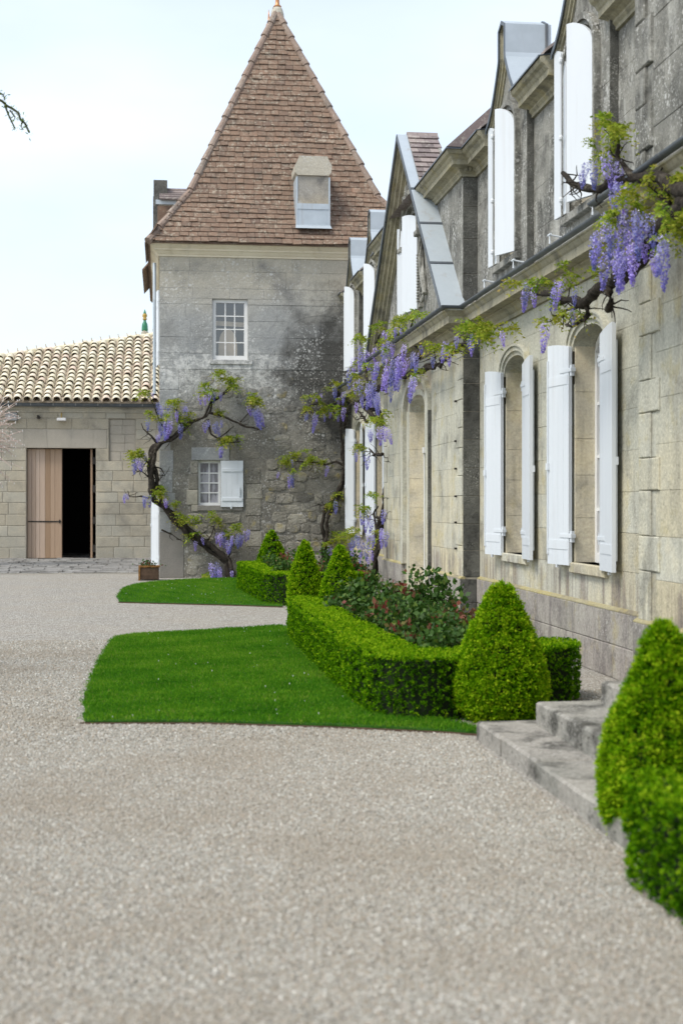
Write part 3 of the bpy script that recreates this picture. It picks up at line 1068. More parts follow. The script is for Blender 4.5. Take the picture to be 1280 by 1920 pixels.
for i, (b0, b1) in enumerate(zip([4.04, 4.36, 4.72, 5.02, 5.4, 5.7, 6.1, 6.6], [4.36, 4.72, 5.02, 5.4, 5.7, 6.1, 6.6])):
    q = MB(FX(XP - 0.02))
    w = 0.36 if i % 2 else 0.22
    q.block(YP - w, YP, b0 + 0.004, b1 - 0.004, -0.03, 0.03, 0.01, 0.002)
    if w < 0.3:
        q.block(YP - 0.36, YP - w - 0.004, b0 + 0.004, b1 - 0.004, -0.03, 0.0, 0.005)
    q.build('quoin_stone', M['attic'], house)
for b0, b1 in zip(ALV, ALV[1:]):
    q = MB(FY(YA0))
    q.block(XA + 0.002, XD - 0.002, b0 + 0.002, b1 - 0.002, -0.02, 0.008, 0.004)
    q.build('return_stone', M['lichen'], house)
aprof = [(-0.02, 5.74), (0.03, 5.74), (0.03, 5.775), (0.055, 5.80), (0.055, 5.825), (0.10, 5.85), (0.165, 5.86), (0.165, 5.92), (0.18, 5.935), (0.20, 5.965), (0.235, 5.985), (0.25, 6.01), (0.25, 6.04), (-0.02, 6.09)]
for p in ([(XD, YP + 0.01), (XD, 12.24)], [(XD, 13.88), (XD, 15.10)], [(XD, 16.74), (XD, YA0), (XA, YA0), (XA, 20.02)], [(XA, 22.2), (XA, YA1), (XD, YA1), (XD, 25.48)], [(XD, 27.12), (XD, 28.28)], [(XD, 29.92), (XD, YT)]):
    m = MB()
    m.sweep(p, aprof)
    m.build('attic_cornice', M['cornice'], house)
    m = MB()
    m.sweep(p, [(-0.02, 6.094), (0.26, 6.044), (0.268, 6.03), (0.274, 6.03), (0.268, 6.054), (-0.02, 6.104)])
    m.build('cornice_flashing', M['gutter'], house)
for i in range(4):                                               # dentils on the pavilion return
    q = MB(FY(YA0))
    q.box(XA + 0.015 + i * 0.045, XA + 0.043 + i * 0.045, 5.80, 5.855, 0.03, 0.10)
    q.build('dentil', M['cornice'], house)
for yy in np.arange(17.0, 17.8, 0.055):
    pass

# roofs behind the attic
m = MB()
def slab(x0, z0, x1, z1, y0, y1, th=0.08):
    m.add([(x0, y0, z0), (x0, y1, z0), (x1, y1, z1), (x1, y0, z1), (x0, y0, z0 - th), (x0, y1, z0 - th), (x1, y1, z1 - th), (x1, y0, z1 - th)],
          [(0, 1, 2, 3), (4, 7, 6, 5), (0, 4, 5, 1), (3, 2, 6, 7), (0, 3, 7, 4), (1, 5, 6, 2)])
slab(4.36, 6.57, 8.3, 9.7, YP, YT)
for y0, y1 in ((YP, 12.17), (13.79, 15.05), (16.67, 17.6), (24.5, 25.49), (27.11, 28.29), (29.91, YT)):
    slab(3.78, 6.09, 4.355, 6.55, y0, y1, 0.03)
m.add([(8.3, -6, 9.75), (8.3, YT, 9.75), (12.6, YT, 6.07), (12.6, -6, 6.07), (8.3, -6, 9.65), (8.3, YT, 9.65), (12.6, YT, 6.0), (12.6, -6, 6.0)],
      [(0, 1, 2, 3), (4, 7, 6, 5), (0, 4, 5, 1), (3, 2, 6, 7), (0, 3, 7, 4), (1, 5, 6, 2)])
m.add([(3.52, -6, 6.62), (3.52, YP + 0.12, 6.62), (8.3, YP + 0.12, 9.9), (8.3, -6, 9.9), (3.52, -6, 6.54), (3.52, YP + 0.12, 6.54), (8.3, YP + 0.12, 9.8), (8.3, -6, 9.8)],
      [(0, 1, 2, 3), (4, 7, 6, 5), (0, 4, 5, 1), (3, 2, 6, 7), (0, 3, 7, 4), (1, 5, 6, 2)])
m.build('roof', M['slate'], house)
m = MB()                                                         # pavilion roof sits forward of the main slope, with its slated verge
for z0 in (0.0,):
    P = [(3.545, 6.055), (4.15, 6.60), (5.6, 7.95), (5.6, 7.0), (3.9, 6.05)]
    k = len(P)
    m.add([(x, YA0 - 0.28, z) for x, z in P] + [(x, YA1 + 0.28, z) for x, z in P], [tuple(range(k)), tuple(range(k, 2 * k))[::-1]] + [(i, (i + 1) % k, k + (i + 1) % k, k + i) for i in range(k)])
m.build('pavilion_roof', M['slate'], house)
m = MB()
m.box(12.2, 12.6, -6, YT, 0, 6.05)
m.build('rear_wall', M['joint'], house)
m = MB()
m.box(4.6, 12.2, -4.4, -4.0, 0, 6.6)
m.build('side_wall', M['joint'], house)

# ------------------------------------------------------------------ dormers
for di, (c, far) in enumerate(DORM):
    hw = 0.43
    o1, o0 = 0.08, -0.35                                        # front at X = 3.92
    T = FX(XD)
    prof = [(-0.8, 5.98), (-0.78, 6.02), (-0.66, 6.075), (-0.53, 6.17), (-0.40, 6.30), (-0.28, 6.45), (-0.17, 6.60), (-0.15, 6.66), (-0.15, 6.98), (0.0, 7.05)]
    prof = prof + [(-a, b) for a, b in prof[-2::-1]]
    outer = [(c + a, b) for a, b in prof]
    arch = arch_pts(c, hw, 5.70, 0.33, len(outer) - 1)
    m = MB(T)
    m.ring(outer, arch, o0, o1)
    for s in (-1, 1):
        u0, u1 = sorted((c + s * 0.8, c + s * hw))
        for b0, b1 in zip([4.03, 4.36, 4.85, 5.3, 5.70], [4.36, 4.85, 5.3, 5.70]):
            m.block(u0, u1, b0 + 0.001, b1 - 0.001, o0, o1, 0.003)
        u0, u1 = sorted((c + s * 0.8, c + s * hw))
        m.prism([(c + s * 0.8, 5.70), (c + s * hw, 5.70), (c + s * 0.8, 5.98)], o0, o1 - 0.0005)
    m.block(c - hw, c + hw, 4.03, 4.35, o0, o1 - 0.004, 0.003)
    dm = m.build('dormer', M['attic'], house)
    # dark return face of the pier
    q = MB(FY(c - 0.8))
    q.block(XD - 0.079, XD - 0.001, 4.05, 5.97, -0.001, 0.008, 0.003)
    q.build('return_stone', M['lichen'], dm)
    # raked moulding along the outline
    i1, i2, i3 = offset_line(outer, -0.04), offset_line(outer, -0.075), offset_line(outer, -0.11)
    q = MB(T)
    q.ring(outer, i1, o1 - 0.01, o1 + 0.07)
    q.ring(i1, i2, o1 - 0.01, o1 + 0.045)
    q.ring(i2, i3, o1 - 0.01, o1 + 0.02)
    q.build('coping_moulding', M['cornice'], dm)
    # moulded architrave round the opening
    a0, a1, a2 = arch_pts(c, hw, 5.70, 0.33), arch_pts(c, hw + 0.05, 5.70, 0.38), arch_pts(c, hw + 0.11, 5.70, 0.44)
    q = MB(T)
    q.ring(a0, a1, o1 - 0.01, o1 + 0.03)
    q.ring(a1, a2, o1 - 0.01, o1 + 0.06)
    for s in (-1, 1):
        for (p0, p1, oo) in ((hw, hw + 0.05, 0.03), (hw + 0.05, hw + 0.11, 0.06)):
            u0, u1 = sorted((c + s * p0, c + s * p1))
            q.box(u0, u1, 4.36, 5.70, o1 - 0.01, o1 + oo)
    q.build('window_surround', M['attic'], dm)
    # zinc capping over the whole outline
    z1, z2 = offset_line(outer, 0.004), offset_line(outer, 0.014)
    q = MB(T)
    q.ring(z1, z2, o0 - 0.02, o1 + 0.085)
    q.build('zinc_cap', M['zinc'], dm)
    q = MB(T)
    q.ring(offset_line(outer, -0.03), offset_line(outer, 0.016), o1 + 0.085, o1 + 0.093)
    q.build('zinc_edge', M['gutter'], dm)
    q = MB(T)                                                    # seam at the back edge of the cap
    q.ring(z2, offset_line(outer, 0.03), o0 + 0.02, o0 + 0.05)
    q.build('zinc_seam', M['gutter'], dm)
    # sill
    q = MB(T)
    q.block(c - hw - 0.14, c + hw + 0.14, 4.27, 4.35, o1 - 0.02, o1 + 0.06, 0.006)
    q.build('sill', M['attic'], dm)
    # window and closed dark room
    fr = MB(T)
    fr.ring(arch_pts(c, hw, 5.70, 0.32, 10), arch_pts(c, hw - 0.06, 5.70, 0.26, 10), -0.2, -0.14)
    fr.box(c - hw, c - hw + 0.06, 4.35, 5.7, -0.2, -0.14)
    fr.box(c + hw - 0.06, c + hw, 4.35, 5.7, -0.2, -0.14)
    fr.box(c - 0.04, c + 0.04, 4.35, 5.95, -0.2, -0.13)
    fr.box(c - hw + 0.06, c + hw - 0.06, 4.35, 4.42, -0.2, -0.14)
    fr.build('window', M['frame'], dm)
    q = MB(T)
    q.box(c - hw + 0.01, c + hw - 0.01, 4.36, 5.98, -0.185, -0.18)
    q.build('pane', M['glass'], dm)
    # shutters: far leaf folded flat on the wall, near leaf almost shut
    sh = leaf_shutter(dm, (XD - 0.10, c - hw), 112 if not far else 116, 0.39, 4.37, 5.76, 6.03, round_top=True, hard=False, boards=1)
    sh2 = leaf_shutter(dm, (XD - 0.11, c + hw - 0.02), 94 if di < 3 else 102, 0.33, 4.37, 5.76, 6.03, round_top=True, hard=False, boards=1)
    q = MB()
    q.tube([(XD - 0.17, c + hw - 0.0, 4.45), (XD - 0.17, c + hw - 0.0, 5.92)], 0.011, 6)
    for zz in (4.5, 5.1, 5.85):
        q.lathe([(0.012, -0.03), (0.022, -0.012), (0.022, 0.012), (0.012, 0.03)], (XD - 0.17, c + hw, zz), 8)
    q.build('bolt_rod', M['white'], dm)
    q = MB()
    for yy, dz in ((c - hw - 0.25, 0.0), (c + hw + 0.3, 0.0)):
        q.tube([(XD - 0.08, yy, 4.2), (XD - 0.2, yy, 4.22), (XD - 0.2, yy - 0.01, 4.13)], 0.011, 5)
        q.tube([(XD - 0.2, yy - 0.05, 4.22), (XD - 0.2, yy + 0.05, 4.22)], 0.012, 5)
    q.build('shutter_dog', M['white'], dm)

# ------------------------------------------------------------------ stone gable of the central pavilion
GC, GZ = 21.12, 7.10
XG = 3.75
T = FX(XG)
out_l = [(17.70, 4.06), (GC, GZ), (24.54, 4.06)]
go = [(17.72 + (GC - 17.72) * i / 8, 4.05 + (GZ - 4.05) * i / 8) for i in range(9)]
go += [(2 * GC - a, b) for a, b in go[-2::-1]]
hw = 0.52
arch = arch_pts(GC, hw, 5.52, 0.42, len(go) - 1)
m = MB(T)
kk = [(GC - hw, 4.05)] + [(GC - hw, 4.05 + (5.52 - 4.05) * i / 3) for i in range(1, 4)]
inner = [(GC - hw, 4.05), (GC - hw, 4.42), (GC - hw, 4.9), (GC - hw, 5.3)] + arch_pts(GC, hw, 5.52, 0.42, 8)[0:9] + [(GC + hw, 5.3), (GC + hw, 4.9), (GC + hw, 4.42), (GC + hw, 4.05)]
m.ring(go, inner, -0.30, 0.0)
m.block(GC - hw, GC + hw, 4.05, 4.40, -0.3, -0.004, 0.003)
gab = m.build('gable', M['attic'], house)
g1, g2, g3, g4 = (offset_line(go, -d) for d in (0.07, 0.13, 0.19, 0.25))
q = MB(T)
q.ring(go, g1, -0.01, 0.22)
q.ring(g1, g2, -0.01, 0.17)
q.ring(g2, g3, -0.01, 0.115)
q.ring(g3, g4, -0.01, 0.06)
q.build('raking_moulding', M['cornice'], gab)
# zinc sheets on the coping, lower part wide, upper part a narrow verge
def rake(t, off, s=-1):
    a = Vector((GC + s * (GC - 17.72) * (1 - t), 4.05 + (GZ - 4.05) * t))
    nn = Vector((s * (GZ - 4.05), (GC - 17.72))).normalized()
    a += nn * off
    return (a.x, a.y)
seg = [0.0, 0.22, 0.44, 0.645]
for s in (-1, 1):
    for t0, t1 in zip(seg, seg[1:]):
        q = MB(T)
        q.ring([rake(t0 + 0.004, 0.006, s), rake(t1, 0.012, s)], [rake(t0 + 0.004, 0.018, s), rake(t1, 0.024, s)], -0.07, 0.25)
        q.build('zinc_sheet', M['zinc'], gab)
        q = MB(T)
        q.ring([rake(t1 - 0.006, 0.02, s), rake(t1 + 0.004, 0.02, s)], [rake(t1 - 0.006, 0.034, s), rake(t1 + 0.004, 0.034, s)], -0.07, 0.252)
        q.build('zinc_seam', M['gutter'], gab)
    q = MB(T)
    q.ring([rake(0.65, 0.006, s), rake(1.0, 0.006, s)], [rake(0.65, 0.02, s), rake(1.0, 0.02, s)], 0.10, 0.25)
    q.build('zinc_sheet', M['zinc'], gab)
    q = MB(T)
    q.ring([rake(0.0, -0.05, s), rake(1.0, -0.05, s)], [rake(0.0, 0.022, s), rake(1.0, 0.022, s)], 0.25, 0.258)
    q.build('zinc_edge', M['gutter'], gab)
# slates of the little gable roof
XR0, XR1 = XG - 0.10, 4.12
for s in (-1, 1):
    n_r = 12
    for i in range(n_r):
        t0 = 0.62 + (1.0 - 0.62) * i / n_r
        t1 = 0.62 + (1.0 - 0.62) * (i + 1.12) / n_r
        off = rr.uniform(0, 0.1)
        x = XR0
        j = 0
        while x < XR1 - 0.02:
            w = (0.16 if (i + j) % 2 else 0.2) * rr.uniform(0.85, 1.15) if j else (0.1 + 0.08 * (i % 2))
            x1 = min(XR1, x + w)
            q = MB(FX(0))
            e = rr.uniform(0, 0.006)
            q.ring([rake(t0, 0.034 + e, s), rake(min(t1, 1.0), 0.016, s)], [rake(t0, 0.05 + e, s), rake(min(t1, 1.0), 0.03, s)], -x1 + 0.003, -x - 0.001)
            q.build('roof_slate', M['slate'], gab)
            x = x1
            j += 1
q = MB(FX(0))
pk = [(GC - 0.1, GZ - 0.05), (GC - 0.02, GZ + 0.055), (GC + 0.02, GZ + 0.055), (GC + 0.1, GZ - 0.05)]
for i in range(3):
    x0 = XR0 + (XR1 - XR0) * i / 3
    q.prism(pk, -x0 - (XR1 - XR0) / 3 + 0.004, -x0)
q.build('ridge_tile', M['slate'], gab)
q = MB(FX(0))
q.prism([(19.6, 6.0), (GC, GZ - 0.0), (22.6, 6.0)], -4.10, -XG - 0.31)
q.build('gable_back', M['attic'], gab)
# carved dressing: hooded arch, scrolls, fluted consoles
q = MB(T)
q.ring(arch_pts(GC, hw + 0.10, 5.50, 0.52), arch_pts(GC, hw + 0.2, 5.50, 0.64), -0.01, 0.06)
q.ring(arch_pts(GC, hw + 0.2, 5.50, 0.64), arch_pts(GC, hw + 0.26, 5.50, 0.72), -0.01, 0.09)
q.build('hood_moulding', M['attic'], gab)
q = MB(T)
for s in (-1, 1):
    u0, u1 = sorted((GC + s * (hw + 0.01), GC + s * (hw + 0.09)))
    q.box(u0, u1, 4.42, 5.5, -0.01, 0.035)
    u0, u1 = sorted((GC + s * (hw + 0.12), GC + s * (hw + 0.30)))
    q.box(u0, u1, 4.42, 5.46, -0.01, 0.05)
    q.block(u0 - 0.02, u1 + 0.02, 5.46, 5.54, -0.01, 0.11, 0.012)
q.build('pilaster', M['attic'], gab)
for s in (-1, 1):
    q = MB(T)
    for i in range(17):
        z0 = 4.5 + i * 0.042
        q.box(GC + s * (hw + 0.21) - 0.065, GC + s * (hw + 0.21) + 0.065, z0, z0 + 0.024, 0.045, 0.075)
    q.build('fluted_console', M['attic'], gab)
    sp = []
    for i in range(26):
        t = i / 25 * 2.3 * math.pi
        r_ = 0.17 * (1 - i / 32)
        sp.append((XG - 0.05, GC + s * (hw + 0.50) + r_ * math.cos(t) * s, 4.42 + 0.14 + r_ * math.sin(t)))
    q = MB()
    q.tube(sp, [0.034 - 0.014 * i / 25 for i in range(26)], 6)
    q.tube([(XG - 0.04, GC + s * (hw + 0.66), 4.55), (XG - 0.05, GC + s * (hw + 0.52), 4.85), (XG - 0.05, GC + s * (hw + 0.36), 5.12), (XG - 0.05, GC + s * (hw + 0.34), 5.4)], [0.04, 0.05, 0.045, 0.03], 6)
    q.build('scroll', M['attic'], gab)
q = MB()
for i in range(9):
    t = math.pi * (i + 0.5) / 9
    q.tube([(XG - 0.06, GC, 6.22), (XG - 0.09, GC + 0.12 * math.cos(t), 6.22 + 0.12 * math.sin(t)), (XG - 0.05, GC + 0.2 * math.cos(t), 6.22 + 0.22 * math.sin(t))], [0.02, 0.032, 0.016], 6)
q.lathe([(0.01, -0.07), (0.06, -0.05), (0.07, 0.0), (0.06, 0.05), (0.01, 0.07)], (XG - 0.06, GC, 6.2), 10)
for s in (-1, 1):
    q.tube([(XG - 0.05, GC + s * 0.05, 6.16), (XG - 0.09, GC + s * 0.22, 6.2), (XG - 0.07, GC + s * 0.38, 6.08), (XG - 0.08, GC + s * 0.46, 5.95), (XG - 0.06, GC + s * 0.40, 5.9)], [0.035, 0.05, 0.05, 0.04, 0.03], 7)
q.build('carved_shell', M['attic'], gab, smooth=True)
fr = MB(T)
fr.ring(arch_pts(GC, hw, 5.52, 0.4, 10), arch_pts(GC, hw - 0.07, 5.52, 0.33, 10), -0.26, -0.2)
fr.box(GC - hw, GC - hw + 0.07, 4.4, 5.52, -0.26, -0.2)
fr.box(GC + hw - 0.07, GC + hw, 4.4, 5.52, -0.26, -0.2)
fr.box(GC - 0.04, GC + 0.04, 4.4, 5.86, -0.26, -0.19)
fr.build('window', M['frame'], gab)
q = MB(T)
q.box(GC - hw + 0.02, GC + hw - 0.02, 4.4, 5.9, -0.245, -0.24)
q.build('pane', M['glass'], gab)
leaf_shutter(gab, (XG - 0.02, GC - hw + 0.02), 101, 0.62, 4.43, 5.78, 5.9, hard=False, boards=1)
leaf_shutter(gab, (XG - 0.05, GC + hw + 0.02), 95, 0.36, 4.43, 5.72, 5.86, hard=False)

# ================================================================== the tower
TX0, TX1, TY0, TY1 = -0.05, 5.35, 30.3, 38.7
tower = thing('tower', 'square grey stone tower with a steep brown tiled hipped roof and small white windows', 'tower', (2.65, 34.5, 0.0))
T = FY(TY0)
UW = (1.06, 1.81, 4.63, 5.92)
LW = (0.76, 1.235, 1.53, 2.48)
m = MB(T)
core(m, TX0, TX1, 4.42, 6.9, -0.5, -0.002, [UW])
m.build('wall', M['tower_wall'], tower)
m = MB(T)
core(m, TX0, TX1, 0.0, 4.42, -0.5, -0.002, [LW])
m.build('wall', M['tower_wall'], tower)
m = MB()
m.box(TX0, TX0 + 0.5, TY0 + 0.5, TY1, 0, 6.9)
m.box(TX1 - 0.5, TX1, TY0 + 0.5, TY1, 0, 6.9)
m.box(TX0 + 0.5, TX1 - 0.5, TY1 - 0.5, TY1, 0, 6.9)
m.build('wall', M['tower_ashlar'], tower)
# squared blocks above the first floor
lv = [4.42, 4.76, 5.10, 5.45, 5.80, 6.14, 6.50, 6.84]
ashlar(tower, 'stone_block', T, TX0 + 0.004, 4.1, lv, (0.5, 0.78), [UW], M['tower_ashlar'], -0.03, 0.003, 0.004, 0.004, 0.003, 51)
m = MB(T)
for b0, b1 in zip([0.96, 1.4, 1.8, 2.25, 2.7, 3.1, 3.55, 3.98], [1.4, 1.8, 2.25, 2.7, 3.1, 3.55, 3.98, 4.42]):
    q = MB(T)
    q.block(TX0 - 0.004, TX0 + rnd.uniform(0.2, 0.42), b0 + 0.004, b1 - 0.004, -0.03, 0.004, 0.006, 0.003)
    q.build('corner_stone', M['tower_ashlar'], tower)
m = MB(T)
m.block(TX0 - 0.006, 0.46, 0.0, 0.95, -0.03, 0.012, 0.01, 0.003)
m.build('cement_patch', M['cement'], tower)


def stone_poly(mb, cx, cz, w, h, o1, seed, ch=0.012):
    r2 = random.Random(seed)
    n = 11
    P, Q = [], []
    for i in range(n):
        t = 2 * math.pi * (i + r2.uniform(-0.25, 0.25)) / n
        ct, st = math.cos(t), math.sin(t)
        k = (abs(ct) ** 4.5 + abs(st) ** 4.5) ** (-1 / 4.5) * r2.uniform(0.86, 1.05)
        P.append((cx + ct * k * w / 2, cz + st * k * h / 2))
        Q.append((cx + ct * k * (w / 2 - ch), cz + st * k * (h / 2 - ch)))
    k = n
    pts = [(a, b, -0.03) for a, b in P] + [(a, b, o1 - ch * 0.6) for a, b in P] + [(a, b, o1 + r2.uniform(-0.006, 0.006)) for a, b in Q]
    f = []
    for i in range(n):
        j = (i + 1) % n
        f += [(i, j, k + j, k + i), (k + i, k + j, 2 * k + j, 2 * k + i)]
    pts.append((cx, cz, o1 + 0.006))
    f += [(2 * k + i, 2 * k + (i + 1) % n, 3 * k) for i in range(n)]
    mb.add(pts, f)


blocked = [(UW[0] - 0.05, UW[1] + 0.05, UW[2] - 0.1, 9), (0.50, 1.75, 1.38, 2.75), (-0.1, 0.47, 0.0, 0.96), (1.74, 2.14, 0.0, 2.36)]
r3 = random.Random(77)
z = 0.03
row = 0
while z < 4.36:
    h = r3.uniform(0.13, 0.26)
    x = 0.0 + r3.uniform(0, 0.2) + (0.35 if z > 0.9 else 0.45)
    while x < 3.95:
        w = r3.uniform(0.16, 0.44) * (0.8 if h < 0.17 else 1.0)
        cx, cz = x + w / 2, z + h / 2 + r3.uniform(-0.03, 0.03)
        ok = not any(cx + w / 2 > p0 and cx - w / 2 < p1 and cz + h / 2 > q0 and cz - h / 2 < q1 for p0, p1, q0, q1 in blocked)
        if cz + h / 2 > 4.40:
            ok = False
        dens = 0.97 if z < 1.3 else (0.9 if z < 2.4 else 0.5)
        if ok and r3.random() < dens:
            q = MB(T)
            stone_poly(q, cx, cz, w * 1.0, h * 0.98, r3.uniform(0.004, 0.024) if z < 2.4 else r3.uniform(0.0, 0.009), r3.random())
            q.build('rubble_stone', M['rubble'], tower, smooth=False)
        x += w + 0.012
    z += h + 0.01
# squared pier stones and window dressings
for b0, b1, u0, u1 in ((0.02, 0.32, 1.76, 2.12), (0.33, 0.64, 1.80, 2.10), (0.65, 0.98, 1.78, 2.12), (0.99, 1.3, 1.80, 2.08), (1.31, 1.66, 1.77, 2.1), (1.67, 1.98, 1.8, 2.12), (1.99, 2.32, 1.76, 2.08),
                       (1.40, 1.54, 0.62, 0.76), (1.54, 1.86, 0.52, 0.75), (1.87, 2.2, 0.56, 0.75), (2.21, 2.48, 0.60, 0.75)):
    q = MB(T)
    q.block(u0, u1, b0, b1, -0.03, 0.014, 0.012, 0.004)
    q.build('dressed_stone', M['barn'] if u1 < 1 and b0 < 1.6 else M['rubble'], tower)
q = MB(T)
q.block(0.62, 1.42, 2.49, 2.76, -0.03, 0.016, 0.01, 0.003)
q.build('lintel_stone', M['tower_ashlar'], tower)
q = MB(T)
q.block(0.74, 1.70, 1.42, 1.528, -0.05, 0.02, 0.006, 0.002)
q.build('window_sill', M['cement'], tower)
q = MB(T)
q.block(UW[0] - 0.06, UW[1] + 0.1, UW[2] - 0.1, UW[2] - 0.005, -0.1, 0.03, 0.006)
q.build('window_sill', M['tower_ashlar'], tower)
# scar of a walled-up arch
A = arch_pts(3.36, 1.0, 4.5, 1.1, 18)
Bq = arch_pts(3.36, 1.075, 4.5, 1.18, 18)
for i in range(13):
    q = MB(T)
    q.ring([A[i], A[i + 1]], [Bq[i], Bq[i + 1]], -0.03, 0.0045 + 0.0015 * (i % 3))
    q.build('arch_stone', M['tower_ashlar'], tower)


def sash(parent, x0, x1, z0, z1, nx, nz, depth, fw, bar, curtain=False):
    fr = MB(T)
    d0, d1 = -depth - 0.05, -depth
    fr.box(x0, x0 + fw, z0, z1, d0, d1)
    fr.box(x1 - fw, x1, z0, z1, d0, d1)
    fr.box(x0 + fw, x1 - fw, z0, z0 + fw * 1.2, d0, d1)
    fr.box(x0 + fw, x1 - fw, z1 - fw, z1, d0, d1)
    X0, X1, Z0, Z1 = x0 + fw, x1 - fw, z0 + fw * 1.2, z1 - fw
    for i in range(1, nx):
        a = X0 + (X1 - X0) * i / nx
        fr.box(a - bar / 2, a + bar / 2, Z0, Z1, d0 + 0.008, d1 - 0.006)
    for j in range(1, nz):
        b = Z0 + (Z1 - Z0) * j / nz
        for i in range(nx):
            a0 = X0 + (X1 - X0) * i / nx + (bar / 2 if i else 0)
            a1 = X0 + (X1 - X0) * (i + 1) / nx - (bar / 2 if i < nx - 1 else 0)
            fr.box(a0, a1, b - bar / 2, b + bar / 2, d0 + 0.01, d1 - 0.008)
    w = fr.build('window', M['frame'], parent)
    for i in range(nx):
        for j in range(nz):
            q = MB(T)
            a0, a1 = X0 + (X1 - X0) * i / nx, X0 + (X1 - X0) * (i + 1) / nx
            b0, b1 = Z0 + (Z1 - Z0) * j / nz, Z0 + (Z1 - Z0) * (j + 1) / nz
            e = rnd.uniform(-0.004, 0.004)
            q.add([(a0, b0, d0 + 0.02 + e), (a1, b0, d0 + 0.02 - e), (a1, b1, d0 + 0.02 - e), (a0, b1, d0 + 0.02 + e)], [(0, 1, 2, 3)])
            q.build('pane', M['glass_curtain'] if curtain else M['glass_warm'], w)
    return w


def glass_tint(name, c0, c1, scale, rough, spec):
    g = G(name)
    n = g.noise(scale, 3, 0.5, g.stretch((1, 1, 0.35)) if 'curtain' in name else None)
    col = g.ramp(n, (0.45, c0), (0.56, c1))
    return g.done(col, rough, None, 0, spec)


M['glass_curtain'] = glass_tint('glass_over_curtain', (0.16, 0.155, 0.17), (0.33, 0.33, 0.36), 9, 0.12, 0.5)
M['glass_warm'] = glass_tint('old_window_glass', (0.035, 0.03, 0.028), (0.09, 0.075, 0.065), 2.5, 0.05, 0.9)
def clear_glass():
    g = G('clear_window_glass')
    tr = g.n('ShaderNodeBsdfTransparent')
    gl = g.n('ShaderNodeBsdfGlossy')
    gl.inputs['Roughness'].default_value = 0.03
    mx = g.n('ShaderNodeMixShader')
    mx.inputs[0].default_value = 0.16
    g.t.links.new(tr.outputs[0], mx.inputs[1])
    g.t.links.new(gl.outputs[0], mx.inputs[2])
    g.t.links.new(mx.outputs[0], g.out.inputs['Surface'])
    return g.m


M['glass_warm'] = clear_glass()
M['pane_reflection'] = plain('cream_pane_reflection', (0.62, 0.5, 0.36), 0.9, 0, 0.25, 3)  # colour for the warm reflection shown in the upper panes
M['inner_wall'] = plain('brown_room_wall', (0.13, 0.095, 0.07), 0.9, 0, 0.3, 3)
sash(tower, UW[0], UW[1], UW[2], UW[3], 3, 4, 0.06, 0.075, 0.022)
sash(tower, LW[0] + 0.0, LW[1], LW[2], LW[3], 2, 4, 0.10, 0.05, 0.022, True)
# behind the upper panes: brown room wall, cream shapes added as the panes' warm reflection
m = MB()
m.box(0.4, 4.9, 30.95, 31.0, 4.2, 6.6)
m.box(0.4, 4.9, 30.81, 30.95, 6.5, 6.6)
m.box(0.4, 4.9, 30.81, 30.95, 4.2, 4.3)
m.build('room', M['inner_wall'], tower)
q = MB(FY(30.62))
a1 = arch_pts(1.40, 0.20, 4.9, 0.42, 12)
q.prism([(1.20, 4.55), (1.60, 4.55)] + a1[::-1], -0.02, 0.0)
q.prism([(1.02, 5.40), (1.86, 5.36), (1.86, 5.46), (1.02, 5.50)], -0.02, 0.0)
q.build('pane_reflection', M['pane_reflection'], tower)
sh = leaf_shutter(tower, (1.235, TY0 - 0.035), 0.6, 0.475, 1.50, 2.48, 2.482, boards=4, hard=False)
for zz in (1.66, 2.28):
    q = MB(FY(TY0 - 0.053))
    q.block(1.26, 1.69, zz - 0.035, zz + 0.035, 0.0, 0.014, 0.004)
    q.build('batten', M['white'], sh)
q = MB(FY(TY0 - 0.053))
q.box(1.62, 1.64, 1.72, 1.92, 0.0, 0.03)
q.box(1.44, 1.47, 1.46, 1.54, -0.01, 0.02)
q.build('bolt', M['white'], sh)
# shutters on the west face, seen edge on
for hx, hy, a, w, z0, z1 in ((-0.06, 30.72, 104, 0.62, 0.12, 1.62), (-0.06, 30.72, 98, 0.6, 4.55, 6.15)):
    leaf_shutter(tower, (hx, hy), a, w, z0, z1, z1 + 0.01, boards=4)
q = MB()
q.tube([(-0.16, 30.45, 3.9), (-0.16, 30.45, 5.9), (-0.16, 30.6, 6.7)], 0.035, 8)
q.build('downpipe', M['zinc'], tower)

# cornice
m = MB()
m.sweep([(TX1, TY0), (TX0, TY0), (TX0, TY1)], [(-0.02, 6.80), (0.03, 6.80), (0.03, 6.83), (0.06, 6.86), (0.09, 6.90), (0.12, 6.92), (0.12, 6.95), (0.18, 7.0), (0.20, 7.03), (0.20, 7.05), (-0.02, 7.05)])
m.build('cornice', M['cream'], tower)

# roof, flatter towards the eaves
EX0, EX1, EY0, EY1, EZ = -0.29, 5.59, 30.02, 38.98, 7.06
RXC, RY0, RY1, RZ = 2.65, 33.1, 35.85, 13.05
IN1, BZ = 0.90, 8.33                                             # break of slope
half = (EX1 - EX0) / 2
m = MB()
bx0, bx1, by0, by1 = EX0 + IN1, EX1 - IN1, EY0 + IN1, EY1 - IN1
m.add([(EX0, EY0, EZ - 0.02), (EX1, EY0, EZ - 0.02), (EX1, EY1, EZ - 0.02), (EX0, EY1, EZ - 0.02), (RXC, RY0, RZ - 0.04), (RXC, RY1, RZ - 0.04),
       (bx0, by0, BZ - 0.03), (bx1, by0, BZ - 0.03), (bx1, by1, BZ - 0.03), (bx0, by1, BZ - 0.03)],
      [(0, 1, 7, 6), (1, 2, 8, 7), (2, 3, 9, 8), (3, 0, 6, 9), (6, 7, 4), (7, 8, 5, 4), (8, 9, 5), (9, 6, 4, 5), (0, 3, 2, 1)])
m.build('roof', M['tile'], tower)
L1 = math.hypot(IN1, BZ - EZ)
RUN2 = RY0 - EY0 - IN1
L2 = math.hypot(RUN2, RZ - BZ)
